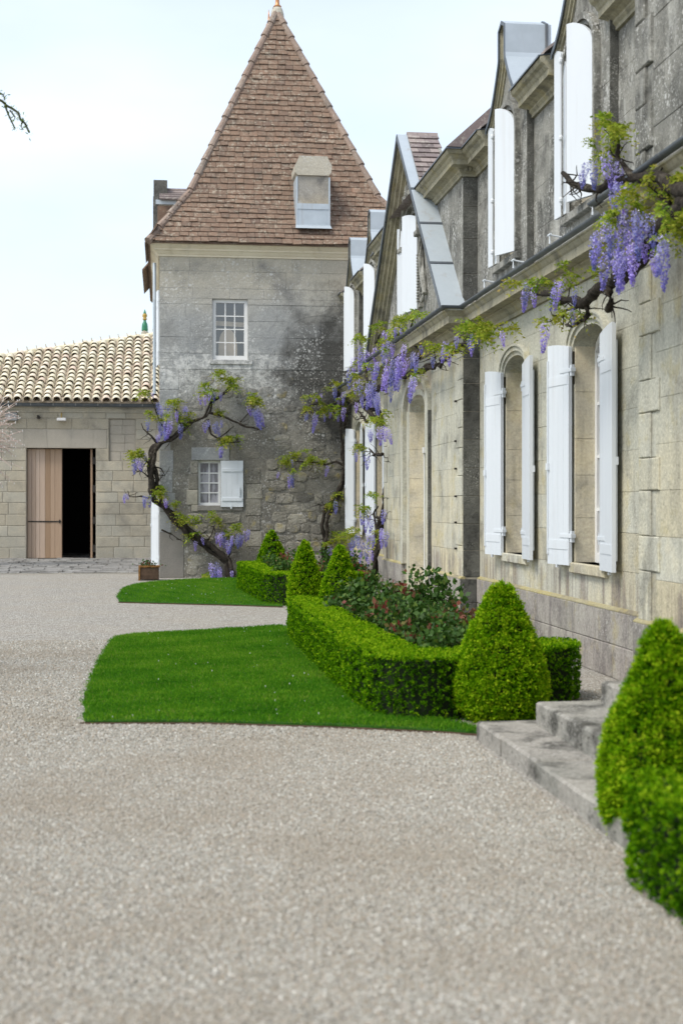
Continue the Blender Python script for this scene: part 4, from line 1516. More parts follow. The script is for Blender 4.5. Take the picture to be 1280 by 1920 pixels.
SL = L1 + L2


def slope_at(b):
    """inset from the eaves, height, half width and slope angle at slope length b"""
    if b < L1:
        f = b / L1
        return IN1 * f, EZ + (BZ - EZ) * f, half - IN1 * f, math.atan2(BZ - EZ, IN1)
    f = (b - L1) / L2
    return IN1 + RUN2 * f, BZ + (RZ - BZ) * f, (half - IN1) * (1 - f), math.atan2(RZ - BZ, RUN2)


def TS(a, b, o):
    ins, z_, hw_, an = slope_at(b)
    return (a, EY0 + ins - o * math.sin(an), z_ + o * math.cos(an))


CHIM = (2.83, 3.57)
nrow = 46
ex = SL / nrow
r4 = random.Random(5)
count = 0
rest = MB(TS)
rest_tone = []
for i in range(nrow - 1):
    b0 = i * ex
    t = b0 / SL
    h0 = slope_at(b0)[2]
    h2 = slope_at(min(min(b0 + ex * 1.5, SL), SL))[2]
    x0, x1 = RXC - h0, RXC + h0
    x = x0 + r4.uniform(-0.18, 0.0)
    while x < x1:
        w = r4.uniform(0.165, 0.225)
        u0, u1 = max(x, x0), min(x + w, x1)
        if u1 - u0 > 0.03:
            zz = slope_at(b0)[1]
            skip = (7.42 < zz < 8.55 and u0 > CHIM[0] - 0.02 and u1 < CHIM[1] + 0.02)
            if not skip:
                j = lambda s: r4.uniform(-s, s)
                dl = j(0.010) + 0.022 * mnoise.noise(Vector((x * 0.9, i * 0.33, 2.0)))
                lift = r4.uniform(0.03, 0.05)
                lm = max(u0, RXC - h2 - 0.02)
                rm = min(u1, RXC + h2 + 0.02)
                if rm > lm:
                    g1 = 0.004
                    tl = j(0.006)
                    pts = [(u0 + g1, b0 + dl + tl, lift - 0.018), (u1 - g1, b0 + dl - tl, lift - 0.018), (u1 - g1, b0 + dl - tl, lift), (u0 + g1, b0 + dl + tl, lift),
                           (lm + g1, min(b0 + ex * 1.5, SL), -0.004), (rm - g1, min(b0 + ex * 1.5, SL), -0.004), (rm - g1, min(b0 + ex * 1.5, SL), 0.008), (lm + g1, min(b0 + ex * 1.5, SL), 0.008)]
                    fc = [(0, 1, 2, 3), (4, 7, 6, 5), (3, 2, 6, 7), (0, 4, 5, 1), (0, 3, 7, 4), (1, 5, 6, 2)]
                    if count < 300:
                        q = MB(TS)
                        q.add(pts, fc)
                        q.build('roof_tile', M['tile'], tower)
                        count += 1
                    else:
                        rest.add(pts, fc)
                        rest_tone += [r4.random()] * 6
        x += w
# side slopes in coursed strips
for sx in (-1, 1):
    TSide = lambda a, b, o, sx=sx: (RXC + sx * slope_at(min(b, SL))[2] + sx * o * 0.9, a, slope_at(min(b, SL))[1] + o * 0.44)
    rest.T = TSide
    for i in range(nrow - 1):
        b0 = i * ex
        t = b0 / SL
        y0, y1 = EY0 + slope_at(b0)[0], EY1 - slope_at(b0)[0] * (EY1 - RY1) / (RY0 - EY0)
        y = y0
        while y < y1:
            w = r4.uniform(0.4, 0.7)
            yb = min(y + w, y1)
            rest.add([(y + 0.003, b0, 0.016), (yb - 0.003, b0, 0.016), (yb - 0.003, b0, 0.032), (y + 0.003, b0, 0.032),
                      (y + 0.003, b0 + ex * 1.4, -0.004), (yb - 0.003, b0 + ex * 1.4, -0.004), (yb - 0.003, b0 + ex * 1.4, 0.008), (y + 0.003, b0 + ex * 1.4, 0.008)],
                     [(0, 1, 2, 3), (4, 7, 6, 5), (3, 2, 6, 7), (0, 4, 5, 1), (0, 3, 7, 4), (1, 5, 6, 2)])
            rest_tone += [r4.random()] * 6
            y += w
off = wloc(tower)
me = bpy.data.meshes.new('roof_tile')
me.from_pydata([(a - off.x, b - off.y, c - off.z) for a, b, c in rest.v], [], rest.f)
at = me.attributes.new('tone', 'FLOAT', 'FACE')
at.data.foreach_set('value', rest_tone)
link('roof_tile', me, M['tile'], tower, kind='stuff')
# hip and ridge tiles
def capping(parent, p0, p1, n, r0, name, mat, seed=0):
    p0, p1 = Vector(p0), Vector(p1)
    r5 = random.Random(seed)
    for i in range(n):
        a = p0.lerp(p1, i / n)
        b = p0.lerp(p1, (i + 1.12) / n)
        dz = r5.uniform(-0.01, 0.01)
        q = MB()
        q.tube([a + Vector((0, 0, dz + 0.012)), b + Vector((0, 0, dz - 0.012))], [r0 * 1.12, r0 * 0.9], 9)
        q.build(name, mat, parent, smooth=False)


M['hip'] = stone('hip_tile_clay', (0.30, 0.24, 0.195), (0.24, 0.175, 0.14), grime=(0.16, 0.14, 0.12), speck=(0.5, 0.47, 0.4), speck_amt=0.5, rand=0.3, bump=0.5)
for ex_, bx_, sd_ in ((EX0, bx0, 1), (EX1, bx1, 2)):
    capping(tower, (ex_, EY0, EZ + 0.0), (bx_, by0, BZ + 0.0), 4, 0.08, 'hip_tile', M['hip'], sd_)
    capping(tower, (bx_, by0, BZ + 0.0), (RXC, RY0, RZ + 0.0), 13, 0.08, 'hip_tile', M['hip'], sd_ + 5)
capping(tower, (RXC, RY0, RZ + 0.03), (RXC, RY1, RZ + 0.03), 7, 0.095, 'ridge_tile', M['hip'], 3)
q = MB()
q.lathe([(0.16, -0.22), (0.15, -0.05), (0.12, 0.05), (0.07, 0.10)], (RXC + 0.02, RY0 + 0.05, RZ + 0.02), 12)
q.build('finial_base', M['tower_ashlar'], tower)
fprof = [(0.06, 0), (0.10, 0.03), (0.05, 0.08), (0.045, 0.2), (0.09, 0.27), (0.11, 0.32), (0.06, 0.38), (0.035, 0.45), (0.06, 0.5), (0.075, 0.55), (0.03, 0.62), (0.018, 0.8), (0.004, 0.95)]
for fy, dz in ((RY0 + 0.05, 0.10), (RY1, 0.05)):
    q = MB()
    q.lathe(fprof, (RXC + 0.02, fy, RZ + dz), 12)
    q.build('finial', M['copper'], tower, smooth=True)
# stone chimney stump rising from the front slope
chp = [(2.87, 7.5), (2.87, 8.58), (2.81, 8.64), (2.80, 8.78), (2.86, 8.88), (2.90, 8.99), (3.50, 8.99), (3.54, 8.9), (3.60, 8.8), (3.59, 8.66), (3.53, 8.58), (3.53, 7.5)]
M['chimney'] = stone('chimney_stone', (0.33, 0.315, 0.28), (0.40, 0.37, 0.30), grime=(0.16, 0.155, 0.145), speck=(0.6, 0.59, 0.55), speck_amt=0.6, rand=0, low=((0.46, 0.38, 0.25), 7.8, 8.5, 0.5, 0.8))
q = MB(FY(30.24))
q.prism(chp[0:2] + [chp[-2], chp[-1]], -0.7, 0.0)
ch = q.build('chimney', M['chimney'], tower)
q = MB(FY(30.24))
q.prism([chp[1]] + chp[2:-1], -0.72, 0.045)
q.build('chimney_cap', M['tower_ashlar'], ch)
q = MB(FY(30.24))
for a0, a1 in ((2.835, 2.869), (3.531, 3.565)):
    q.box(a0, a1, 7.45, 8.55, -0.62, 0.015)
q.box(2.866, 3.534, 7.86, 7.98, -0.1, 0.02)
q.box(2.866, 3.534, 7.45, 7.52, -0.1, 0.03)
q.box(2.91, 2.95, 7.52, 7.86, -0.1, 0.012)
q.box(3.45, 3.49, 7.52, 7.86, -0.1, 0.012)
q.build('zinc_flashing', M['zinc'], ch)
q = MB(FY(30.24))
q.box(2.866, 3.534, 7.52, 7.86, -0.1, 0.006)
q.build('zinc_apron', M['zinc'], ch)
q = MB()
q.add([(2.81, 30.10, 7.43), (3.59, 30.10, 7.43), (3.57, 30.235, 7.53), (2.83, 30.235, 7.53)], [(0, 1, 2, 3)])
q.build('zinc_apron', M['zinc'], ch)
# dormer on the west slope: tiled cheek, slate roof, raised front wall
dq = MB()
dq.box(-0.18, 1.3, 32.35, 33.75, 7.0, 8.32)
dd = dq.build('west_dormer', M['tower_ashlar'], tower)
for i in range(9):
    x = -0.10
    while x < 1.0:
        w = r4.uniform(0.18, 0.3)
        q = MB(FY(32.35))
        q.block(x, x + w - 0.004, 7.1 + i * 0.13, 7.1 + i * 0.13 + 0.15, 0.001, 0.014 + 0.012 * (1), 0.003, 0.004)
        q.build('cheek_tile', M['tile'], dd)
        x += w
q = MB()
q.box(-0.14, 1.3, 32.31, 32.36, 8.32, 8.42)
q.build('zinc_flashing', M['zinc'], dd)
for i in range(5):
    q = MB()
    f0, f1 = i / 5, (i + 1.15) / 5
    y0, y1 = 32.22 + 0.83 * f0, 32.22 + 0.83 * f1
    z0, z1 = 8.42 + 0.42 * f0, 8.42 + 0.42 * f1
    q.add([(-0.06, y0, z0 + 0.02), (1.6, y0, z0 + 0.02), (1.6, y1, z1), (-0.06, y1, z1), (-0.06, y0, z0 - 0.01), (1.6, y0, z0 - 0.01), (1.6, y1, z1 - 0.03), (-0.06, y1, z1 - 0.03)],
          [(0, 1, 2, 3), (4, 7, 6, 5), (0, 4, 5, 1), (2, 6, 7, 3), (0, 3, 7, 4), (1, 5, 6, 2)])
    q.build('slate_course', M['slate_dark'] if 'slate_dark' in M else M['slate'], dd)
q = MB()
q.add([(-0.06, 33.05, 8.84), (1.6, 33.05, 8.84), (1.6, 33.9, 8.4), (-0.06, 33.9, 8.4)], [(0, 1, 2, 3)])
q.build('slate_slope', M['slate'], dd)
q = MB()
q.prism([(32.45, 7.0), (32.45, 8.45), (32.75, 8.62), (32.75, 8.93), (33.35, 8.93), (33.35, 8.62), (33.65, 8.45), (33.65, 7.0)], 0.0, 0.0) if False else None
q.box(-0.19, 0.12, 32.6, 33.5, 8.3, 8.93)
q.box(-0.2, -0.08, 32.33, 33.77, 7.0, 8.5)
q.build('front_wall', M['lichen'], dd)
# west eaves, interrupted by the dormer
for y0, y1, x0 in ((30.02, 32.45, -0.36), (33.5, 37.2, -0.46)):
    q = MB()
    q.add([(x0, y0, EZ - 0.06), (x0, y1, EZ - 0.06), (-0.1, y1, EZ + 0.34), (-0.1, y0, EZ + 0.34), (x0, y0, EZ - 0.02), (x0, y1, EZ - 0.02), (-0.1, y1, EZ + 0.4), (-0.1, y0, EZ + 0.4)],
          [(0, 1, 2, 3), (4, 7, 6, 5), (0, 4, 5, 1), (2, 6, 7, 3), (0, 3, 7, 4), (1, 5, 6, 2)])
    q.build('eaves_tile', M['tile'], tower)

# ================================================================== the barn
BY = 40.9
barn = thing('barn', 'low pale stone barn with a canal tile roof and a half open wooden door', 'barn', (-4.5, 43.5, 0.0))
T = FY(BY)
BD = (-3.79, -1.86, 0.0, 3.15)
BW = (-1.49, -0.74, 2.78, 3.99)
LT = (-4.25, -1.56, 3.15, 3.68)
m = MB(T)
core(m, -13.0, 3.0, 0.0, 4.4, -0.5, -0.012, [BD, BW])
m.box(BW[0] - 0.1, BW[1] + 0.1, BW[2] - 0.1, BW[3] + 0.1, -0.62, -0.52)
m.build('wall_core', M['barn_joint'], barn)
m = MB(T)
m.box(BW[0], BW[1], BW[2], BW[3], -0.45, -0.075)
m.build('wall_infill', M['barn_joint'], barn)
blv = [0.0, 0.34, 0.64, 0.95, 1.27, 1.6, 1.9, 2.22, 2.5, 2.78, 3.15, 3.40, 3.68, 3.99, 4.16]
ashlar(barn, 'stone_block', T, -5.4, 0.3, blv, (0.42, 0.78), [BD, BW, LT], M['barn'], -0.03, 0.004, 0.012, 0.012, 0.004, 61)
ashlar(barn, 'stone_block', T, BW[0] + 0.01, BW[1] - 0.01, [2.79, 3.05, 3.3, 3.55, 3.8, 3.98], (0.3, 0.5), [], M['lintel'], -0.1, -0.062, 0.008, 0.006, 0.003, 62)
m = MB(T)
m.box(-13.0, -5.41, 0, 4.16, -0.02, 0.0)
m.build('wall_face', M['barn'], barn)
for x0, x1, x2, x3 in ((-4.25, -3.86, -3.86, -4.25), (-3.855, -3.2, -3.24, -3.855), (-3.195, -2.55, -2.55, -3.235), (-2.545, -1.95, -1.90, -2.545), (-1.945, -1.56, -1.56, -1.895)):
    q = MB(T)
    q.prism([(x0, 3.154), (x1, 3.154), (x2, 3.676), (x3, 3.676)], -0.3, 0.008)
    q.build('lintel_stone', M['lintel'], barn)
m = MB()
m.sweep([(3.0, BY), (-13.0, BY)], [(-0.02, 4.16), (0.02, 4.16), (0.03, 4.2), (0.07, 4.24), (0.07, 4.30), (0.10, 4.33), (0.10, 4.42), (-0.02, 4.42)])
m.build('cornice', M['barn'], barn)
m = MB()
m.sweep([(3.0, BY - 0.13), (-13.0, BY - 0.13)], [(0.0, 4.42), (0.0, 4.36), (0.03, 4.32), (0.07, 4.30), (0.11, 4.32), (0.14, 4.36), (0.14, 4.42), (0.125, 4.42), (0.125, 4.365), (0.07, 4.315), (0.015, 4.365), (0.015, 4.42)])
gt = m.build('gutter', M['gutter'], barn)
for x in np.arange(-8.0, 0.2, 0.62):
    q = MB()
    q.box(x, x + 0.025, BY - 0.285, BY - 0.1, 4.415, 4.428)
    q.box(x, x + 0.025, BY - 0.285, BY - 0.275, 4.33, 4.415)
    q.build('bracket', M['grey_metal'], gt)
# room behind the door; its unlit dark is put into the wall colour
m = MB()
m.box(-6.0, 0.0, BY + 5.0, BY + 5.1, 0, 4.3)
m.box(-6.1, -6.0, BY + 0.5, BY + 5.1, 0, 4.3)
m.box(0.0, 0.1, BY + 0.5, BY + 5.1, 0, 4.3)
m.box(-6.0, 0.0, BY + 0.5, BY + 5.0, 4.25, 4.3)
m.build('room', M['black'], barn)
x = -3.78
ws = [0.115, 0.12, 0.11, 0.15, 0.145, 0.13, 0.19]
q = MB(T)
q.box(-3.785, -2.815, 0.03, 3.13, -0.26, -0.235)
dl = q.build('door', M['wood'], barn)
for w in ws:
    q = MB(T)
    q.block(x + 0.002, x + w - 0.002, 0.03, 3.13, -0.24, -0.20 + rnd.uniform(-0.003, 0.003), 0.006)
    q.build('plank', M['wood'], dl)
    x += w
q = MB(T)
q.box(-3.76, -2.84, 1.05, 1.085, -0.205, -0.185)
q.box(-2.9, -2.86, 1.02, 1.12, -0.21, -0.17)
q.build('iron_bar', M['iron'], dl)
q = MB()
for i in range(6):
    q.box(-2.02, -1.965, BY + 0.21 + i * 0.16, BY + 0.21 + i * 0.16 + 0.156, 0.03, 3.12)
dr2 = q.build('door', M['wood'], barn)
q = MB()
for zz in (0.2, 1.0, 1.9, 2.7):
    q.box(-1.965, -1.88, BY + 0.17, BY + 0.25, zz, zz + 0.2)
q.build('hinge', M['iron'], dr2)
# roof
RT = math.tan(R(24))
roofz = lambda y: 4.45 + (y - 40.55) * RT
ytop = lambda x: 46.23 + 0.477 * (x + 0.32)
m = MB()
xs = [-9.4, 0.9]
m.add([(xs[0], 40.55, roofz(40.55)), (xs[1], 40.55, roofz(40.55)), (xs[1], ytop(xs[1]), roofz(ytop(xs[1]))), (xs[0], ytop(xs[0]), roofz(ytop(xs[0]))),
       (xs[0], 40.55, roofz(40.55) - 0.05), (xs[1], 40.55, roofz(40.55) - 0.05), (xs[1], ytop(xs[1]), roofz(ytop(xs[1])) - 0.05), (xs[0], ytop(xs[0]), roofz(ytop(xs[0])) - 0.05)],
      [(0, 1, 2, 3), (4, 7, 6, 5), (0, 4, 5, 1), (2, 6, 7, 3), (0, 3, 7, 4), (1, 5, 6, 2)])
m.add([(xs[0], ytop(xs[0]), roofz(ytop(xs[0]))), (xs[1], ytop(xs[1]), roofz(ytop(xs[1]))), (xs[1] + 1, 52, 4.4), (xs[0], 48, 3.6)], [(0, 1, 2, 3)])
m.build('roof', M['canal_under'], barn)
pitch, ln, rad = 0.272, 0.36, 0.119
tm = bpy.data.meshes.new('roof_tile')
vs, fs = [], []
NS = 7
for e, (yy, rr_, oo) in enumerate(((0.0, rad, 0.055), (ln * 1.12, rad * 0.8, 0.012))):
    for th in (0.0, 0.016):
        for i in range(NS + 1):
            t = math.pi * i / NS
            vs.append((math.cos(t) * (rr_ - th), yy, math.sin(t) * (rr_ - th) * 0.95 + oo))
K = NS + 1
for i in range(NS):
    fs += [(i, i + 1, 2 * K + i + 1, 2 * K + i), (K + i, 3 * K + i, 3 * K + i + 1, K + i + 1), (i, K + i, K + i + 1, i + 1)]
tm.from_pydata(vs, [], fs)
tm.materials.append(M['canal'])
chan = MB()
off = wloc(barn)
r6 = random.Random(3)
cells = []
x = -8.9
while x < 0.3:
    n = int((ytop(x) - 40.5) / (ln * math.cos(R(24)))) + 1
    for i in range(n):
        b = i * ln * math.cos(R(24)) + 40.48
        if b + 0.15 < ytop(x):
            cells.append((x, b))
    # channel tile below
    y0, y1 = 40.47, ytop(x)
    P = []
    for yy in (y0, y1):
        for i in range(5):
            t = math.pi * i / 4
            P.append((x + pitch / 2 + math.cos(t) * 0.085, yy, roofz(yy) + 0.075 - math.sin(t) * 0.06))
    chan.add(P, [(i, i + 1, 5 + i + 1, 5 + i) for i in range(4)])
    x += pitch
chan.build('channel_tile', M['canal_under'], barn, kind='stuff')
cells.sort(key=lambda c_: (c_[0] < -5.1, c_[1]))
restv = MB()
rt = []
for k, (x, b) in enumerate(cells):
    dx, da = r6.uniform(-0.016, 0.016) + 0.02 * mnoise.noise(Vector((x, b * 0.6, 3))), r6.uniform(-0.045, 0.045)
    loc = Vector((x + dx, b + r6.uniform(-0.02, 0.02), roofz(b) + r6.uniform(-0.008, 0.008))) - off
    if k < 295:
        o = bpy.data.objects.new('roof_tile', tm)
        COL.objects.link(o)
        o.parent = barn
        o.location = loc
        o.rotation_euler = (R(24), 0, da)
    else:
        mt = Matrix.Translation(loc + off) @ Matrix.Rotation(da, 4, 'Z') @ Matrix.Rotation(R(24), 4, 'X')
        restv.add([tuple(mt @ Vector(v_)) for v_ in vs], fs)
        rt += [r6.random()] * len(fs)
me = bpy.data.meshes.new('roof_tile')
me.from_pydata([(a - off.x, b - off.y, c - off.z) for a, b, c in restv.v], [], restv.f)
at = me.attributes.new('tone', 'FLOAT', 'FACE')
at.data.foreach_set('value', rt)
link('roof_tile', me, M['canal'], barn, kind='stuff')
capping(barn, (0.6, ytop(0.6) + 0.05, roofz(ytop(0.6)) + 0.02), (-9.2, ytop(-9.2) + 0.05, roofz(ytop(-9.2)) + 0.02), 22, 0.10, 'ridge_tile', M['canal'], 4)
q = MB()
x = -8.7
while x < 0.2:                                                   # tile hooks standing up along the ridge
    yy = ytop(x)
    q.tube([(x, yy - 0.1, roofz(yy) + 0.1), (x - 0.03, yy - 0.02, roofz(yy) + 0.2)], 0.018, 5)
    x += pitch
q.build('ridge_mortar', M['canal_under'], barn)
q = MB()
FB = (-0.55, 46.3, 7.08)
q.lathe([(0.12, -0.12), (0.12, 0.02), (0.09, 0.06)], FB, 12)
q.build('finial_base', M['tower_ashlar'], barn)
q = MB()
q.lathe([(0.09, 0.05), (0.105, 0.10), (0.10, 0.2), (0.085, 0.3), (0.05, 0.36), (0.045, 0.42)], FB, 14)
fo = q.build('finial', M['verdigris'], barn, smooth=True)
q = MB()
q.lathe([(0.045, 0.42), (0.075, 0.44), (0.075, 0.465), (0.045, 0.48), (0.08, 0.54), (0.075, 0.60), (0.04, 0.64)], FB, 14)
q.build('finial_ball', M['ochre'], fo, smooth=True)
q = MB()
q.lathe([(0.055, 0.57), (0.06, 0.61), (0.035, 0.68), (0.012, 0.76)], FB, 12)
q.build('finial_tip', M['verdigris'], fo, smooth=True)
m = MB()
m.box(-13, -12.6, BY + 0.5, 48, 0, 4.3)
m.box(2.6, 3.0, BY + 0.5, 50, 0, 4.3)
m.build('wall', M['barn'], barn)
# wall lights
lt = thing('wall_light', 'boxy pale floodlight under the barn eaves near the bare pink twigs', 'wall light', (-4.16, BY - 0.02, 4.0))
q = MB(T)
q.block(-4.36, -4.02, 3.9, 4.13, 0.03, 0.2, 0.02)
q.build('housing', M['grey_metal'], lt)
q = MB(T)
q.box(-4.22, -4.16, 3.95, 4.08, 0.004, 0.03)
q.build('bracket', M['grey_metal'], lt)
lt = thing('wall_light', 'slim pale lamp bar on a stem over the barn door', 'wall light', (-2.8, BY - 0.02, 3.95))
q = MB(T)
q.block(-2.93, -2.68, 3.91, 3.99, 0.1, 0.24, 0.012)
q.build('housing', M['frame'], lt)
q = MB()
q.tube([(-2.81, BY - 0.004, 4.14), (-2.81, BY - 0.12, 4.12), (-2.81, BY - 0.16, 3.985)], 0.016, 6)
q.build('stem', M['ochre'], lt)
cm = thing('security_camera', 'small dark camera under the barn eaves left of the lamp bar', 'camera', (-3.46, BY - 0.02, 4.0))
q = MB(T)
q.box(-3.49, -3.44, 3.97, 4.07, 0.005, 0.05)
q.build('mount', M['iron'], cm)
q = MB()
q.tube([(-3.46, BY - 0.03, 4.03), (-3.42, BY - 0.2, 3.99)], [0.04, 0.045], 8)
q.build('body', M['iron'], cm)

# ================================================================== paved strip before the barn
m = MB()
m.box(-13, -0.12, 32.3, BY, 0.004, 0.012)
pv = tag(m.build('pavement', M['barn_joint']), kind='structure')
yy = 32.35
r7 = random.Random(21)
n_c = 0
while yy < BY - 0.1:
    d = r7.uniform(0.34, 0.52)
    x = -4.9 + r7.uniform(-0.2, 0)
    while x < -0.2:
        w = r7.uniform(0.26, 0.5)
        x1 = min(x + w, -0.13)
        q = MB()
        q.block(x + 0.01, x1 - 0.01, yy + 0.012, min(yy + d, BY - 0.02) - 0.012, -0.01, 0.026 + r7.uniform(0, 0.03), 0.014, 0.006)
        q.build('cobble', M['cobble'], pv)
        n_c += 1
        x += w
    yy += d

# ================================================================== garden
rng = np.random.default_rng(12)


def in_poly(x, y, P):
    c = np.zeros(len(x), bool)
    n = len(P)
    for i in range(n):
        x0, y0 = P[i]
        x1, y1 = P[(i + 1) % n]
        hit = ((y0 > y) != (y1 > y)) & (x < (x1 - x0) * (y - y0) / (y1 - y0 + 1e-12) + x0)
        c ^= hit
    return c


def sample_poly(P, n):
    xs_, ys_ = [p[0] for p in P], [p[1] for p in P]
    out = np.empty((0, 2))
    while len(out) < n:
        q_ = np.column_stack([rng.uniform(min(xs_), max(xs_), n * 2), rng.uniform(min(ys_), max(ys_), n * 2)])
        out = np.vstack([out, q_[in_poly(q_[:, 0], q_[:, 1], P)]])
    return out[:n]


def smooth_poly(P, it=2):
    for _ in range(it):
        Q = []
        for i in range(len(P)):
            a, b = Vector(P[i]), Vector(P[(i + 1) % len(P)])
            Q += [tuple(a.lerp(b, 0.25)), tuple(a.lerp(b, 0.75))]
        P = Q
    return P


def waves(x, y, z, f, seed):
    """cheap smooth variation"""
    r_ = np.random.default_rng(seed)
    v = np.zeros_like(x)
    for k in range(6):
        w = r_.normal(size=3) * f * (1 + k * 0.6)
        v += np.sin(x * w[0] + y * w[1] + z * w[2] + r_.uniform(0, 6.28)) / (1 + k * 0.5)
    return v / 2.6


# ---- lawns
LAWN1 = [(-0.55, 10.2), (-0.61, 11.6), (-0.62, 13.0), (-0.6, 15.0), (-0.55, 16.6), (-0.3, 17.0), (0.3, 17.25), (1.0, 17.65), (1.48, 17.95), (1.62, 17.3), (1.62, 14), (1.62, 10.5), (2.1, 9.75), (2.2, 9.3), (1.9, 9.5), (1.2, 9.8), (0.3, 10.1)]
LAWN2 = [(-0.66, 22.7), (-0.76, 24.5), (-0.7, 26.5), (-0.5, 27.8), (-0.1, 28.6), (0.6, 29.4), (1.45, 29.7), (1.7, 28.6), (1.6, 24), (1.85, 21.9), (1.78, 21.35), (1.2, 21.75), (0.4, 22.15), (-0.2, 22.45)]
for li, (P, nb, lab) in enumerate(((LAWN1, 190000, 'big'), (LAWN2, 60000, 'small'))):
    Pd = [tuple(Vector(P[i]).lerp(Vector(P[(i + 1) % len(P)]), k / 8)) for i in range(len(P)) for k in range(8)]
    P = [(x + 0.022 * mnoise.noise(Vector((x * 3, y * 3, 1))) + rnd.gauss(0, 0.006), y + 0.022 * mnoise.noise(Vector((x * 3, y * 3, 5))) + rnd.gauss(0, 0.006)) for x, y in Pd]
    m = MB()
    n = len(P)
    m.add([(x, y, 0.0) for x, y in P] + [(x, y, 0.022) for x, y in P], [tuple(range(n, 2 * n))] + [(i, (i + 1) % n, n + (i + 1) % n, n + i) for i in range(n)])
    tag(m.build('lawn', M['turf']), kind='structure')
    q_ = sample_poly(P, nb)
    q_ = q_ + rng.normal(0, 0.017, q_.shape)
    pts = np.column_stack([q_, np.full(nb, 0.018)])
    nrm = np.tile([0, 0, 1.0], (nb, 1))
    tone = 0.45 + 0.2 * waves(q_[:, 0], q_[:, 1], q_[:, 0] * 0, 2.2, 3 + li) + 0.14 * waves(q_[:, 0], q_[:, 1], q_[:, 0] * 0, 11, 23 + li) + rng.normal(0, 0.17, nb)
    tone = np.where(rng.random(nb) < 0.02 + 0.02 * (tone > 0.7), 1.0, np.clip(tone, 0, 0.92))
    me = leaf_mesh('grass', pts, nrm, rng.uniform(0.018, 0.042, nb), tone, rng, 0.16, 1.35)
    tag(link('grass', me, M['grass']), kind='stuff')
    # daisies
    nd = 55 if li == 0 else 30
    q_ = sample_poly(P, nd * 3)
    keep = waves(q_[:, 0], q_[:, 1], q_[:, 0] * 0, 1.6, 9) + rng.normal(0, 0.5, len(q_)) > 0.25
    q_ = q_[keep][:nd]
    mb = MB()
    for x, y in q_:
        h = 0.038 + rnd.uniform(0, 0.012)
        s = rnd.uniform(0.003, 0.006)
        mb.add([(x + s * math.cos(k * math.pi / 3), y + s * math.sin(k * math.pi / 3), h) for k in range(6)] + [(x, y, h + 0.004), (x, y, 0.03)],
               [(k, (k + 1) % 6, 6) for k in range(6)] + [(0, 3, 7)])
    tag(mb.build('daisies', M['daisy']), 'tiny white daisies dotted over the %s lawn' % ('nearer' if li == 0 else 'farther'), 'daisies', kind='stuff')
# edging boards along the near edges
ed = [(-0.57, 10.18), (0.3, 10.07), (1.2, 9.77), (1.9, 9.46), (2.2, 9.27)]
ed2 = [(-0.68, 22.68), (-0.2, 22.42), (0.4, 22.12), (1.2, 21.72), (1.8, 21.32)]
for E_, lab in ((ed, 'rusty steel edging strip along the near end of the big lawn'), (ed2, 'rusty steel edging strip along the small lawn by the tower')):
    m = MB()
    m.sweep(E_[::-1], [(0.0, -0.01), (0.006, -0.01), (0.006, 0.015), (0.0, 0.015)])
    tag(m.build('lawn_edging', M['rust']), lab, 'edging')
# soil under the roses
for P in ([(1.85, 10.7), (2.7, 11.1), (2.75, 12.0), (3.3, 16.6), (1.8, 16.9)], [(1.95, 22.2), (3.2, 22.3), (3.6, 23), (3.6, 29.8), (1.7, 29.9), (1.75, 26)]):
    m = MB()
    n = len(P)
    m.add([(x, y, 0.0) for x, y in P] + [(x, y, 0.045) for x, y in P], [tuple(range(n, 2 * n))] + [(i, (i + 1) % n, n + (i + 1) % n, n + i) for i in range(n)])
    tag(m.build('flower_bed', M['soil']), kind='structure')


def tufts(pts, nr, tone, rng, k, spread, lift):
    # leaves gathered in shoots: every k-th point is a shoot, its leaves fan out round it
    n = len(pts)
    c_ = rng.integers(0, n, n // k)
    who = c_[rng.integers(0, len(c_), n)]
    o_ = rng.normal(0, 1, (n, 3))
    o_ /= np.linalg.norm(o_, axis=1, keepdims=True) + 1e-9
    o_ = o_ * 0.8 + nr[who] * 0.75
    rad = spread * rng.random(n) ** 0.6
    p_ = pts[who] + o_ * rad[:, None]
    out = np.sum(o_ * nr[who], axis=1)
    t_ = tone[who] + 0.22 * (rad / spread) * out + rng.normal(0, 0.07, n)
    return p_, nr[who] * 0.7 + o_ * 0.6, t_


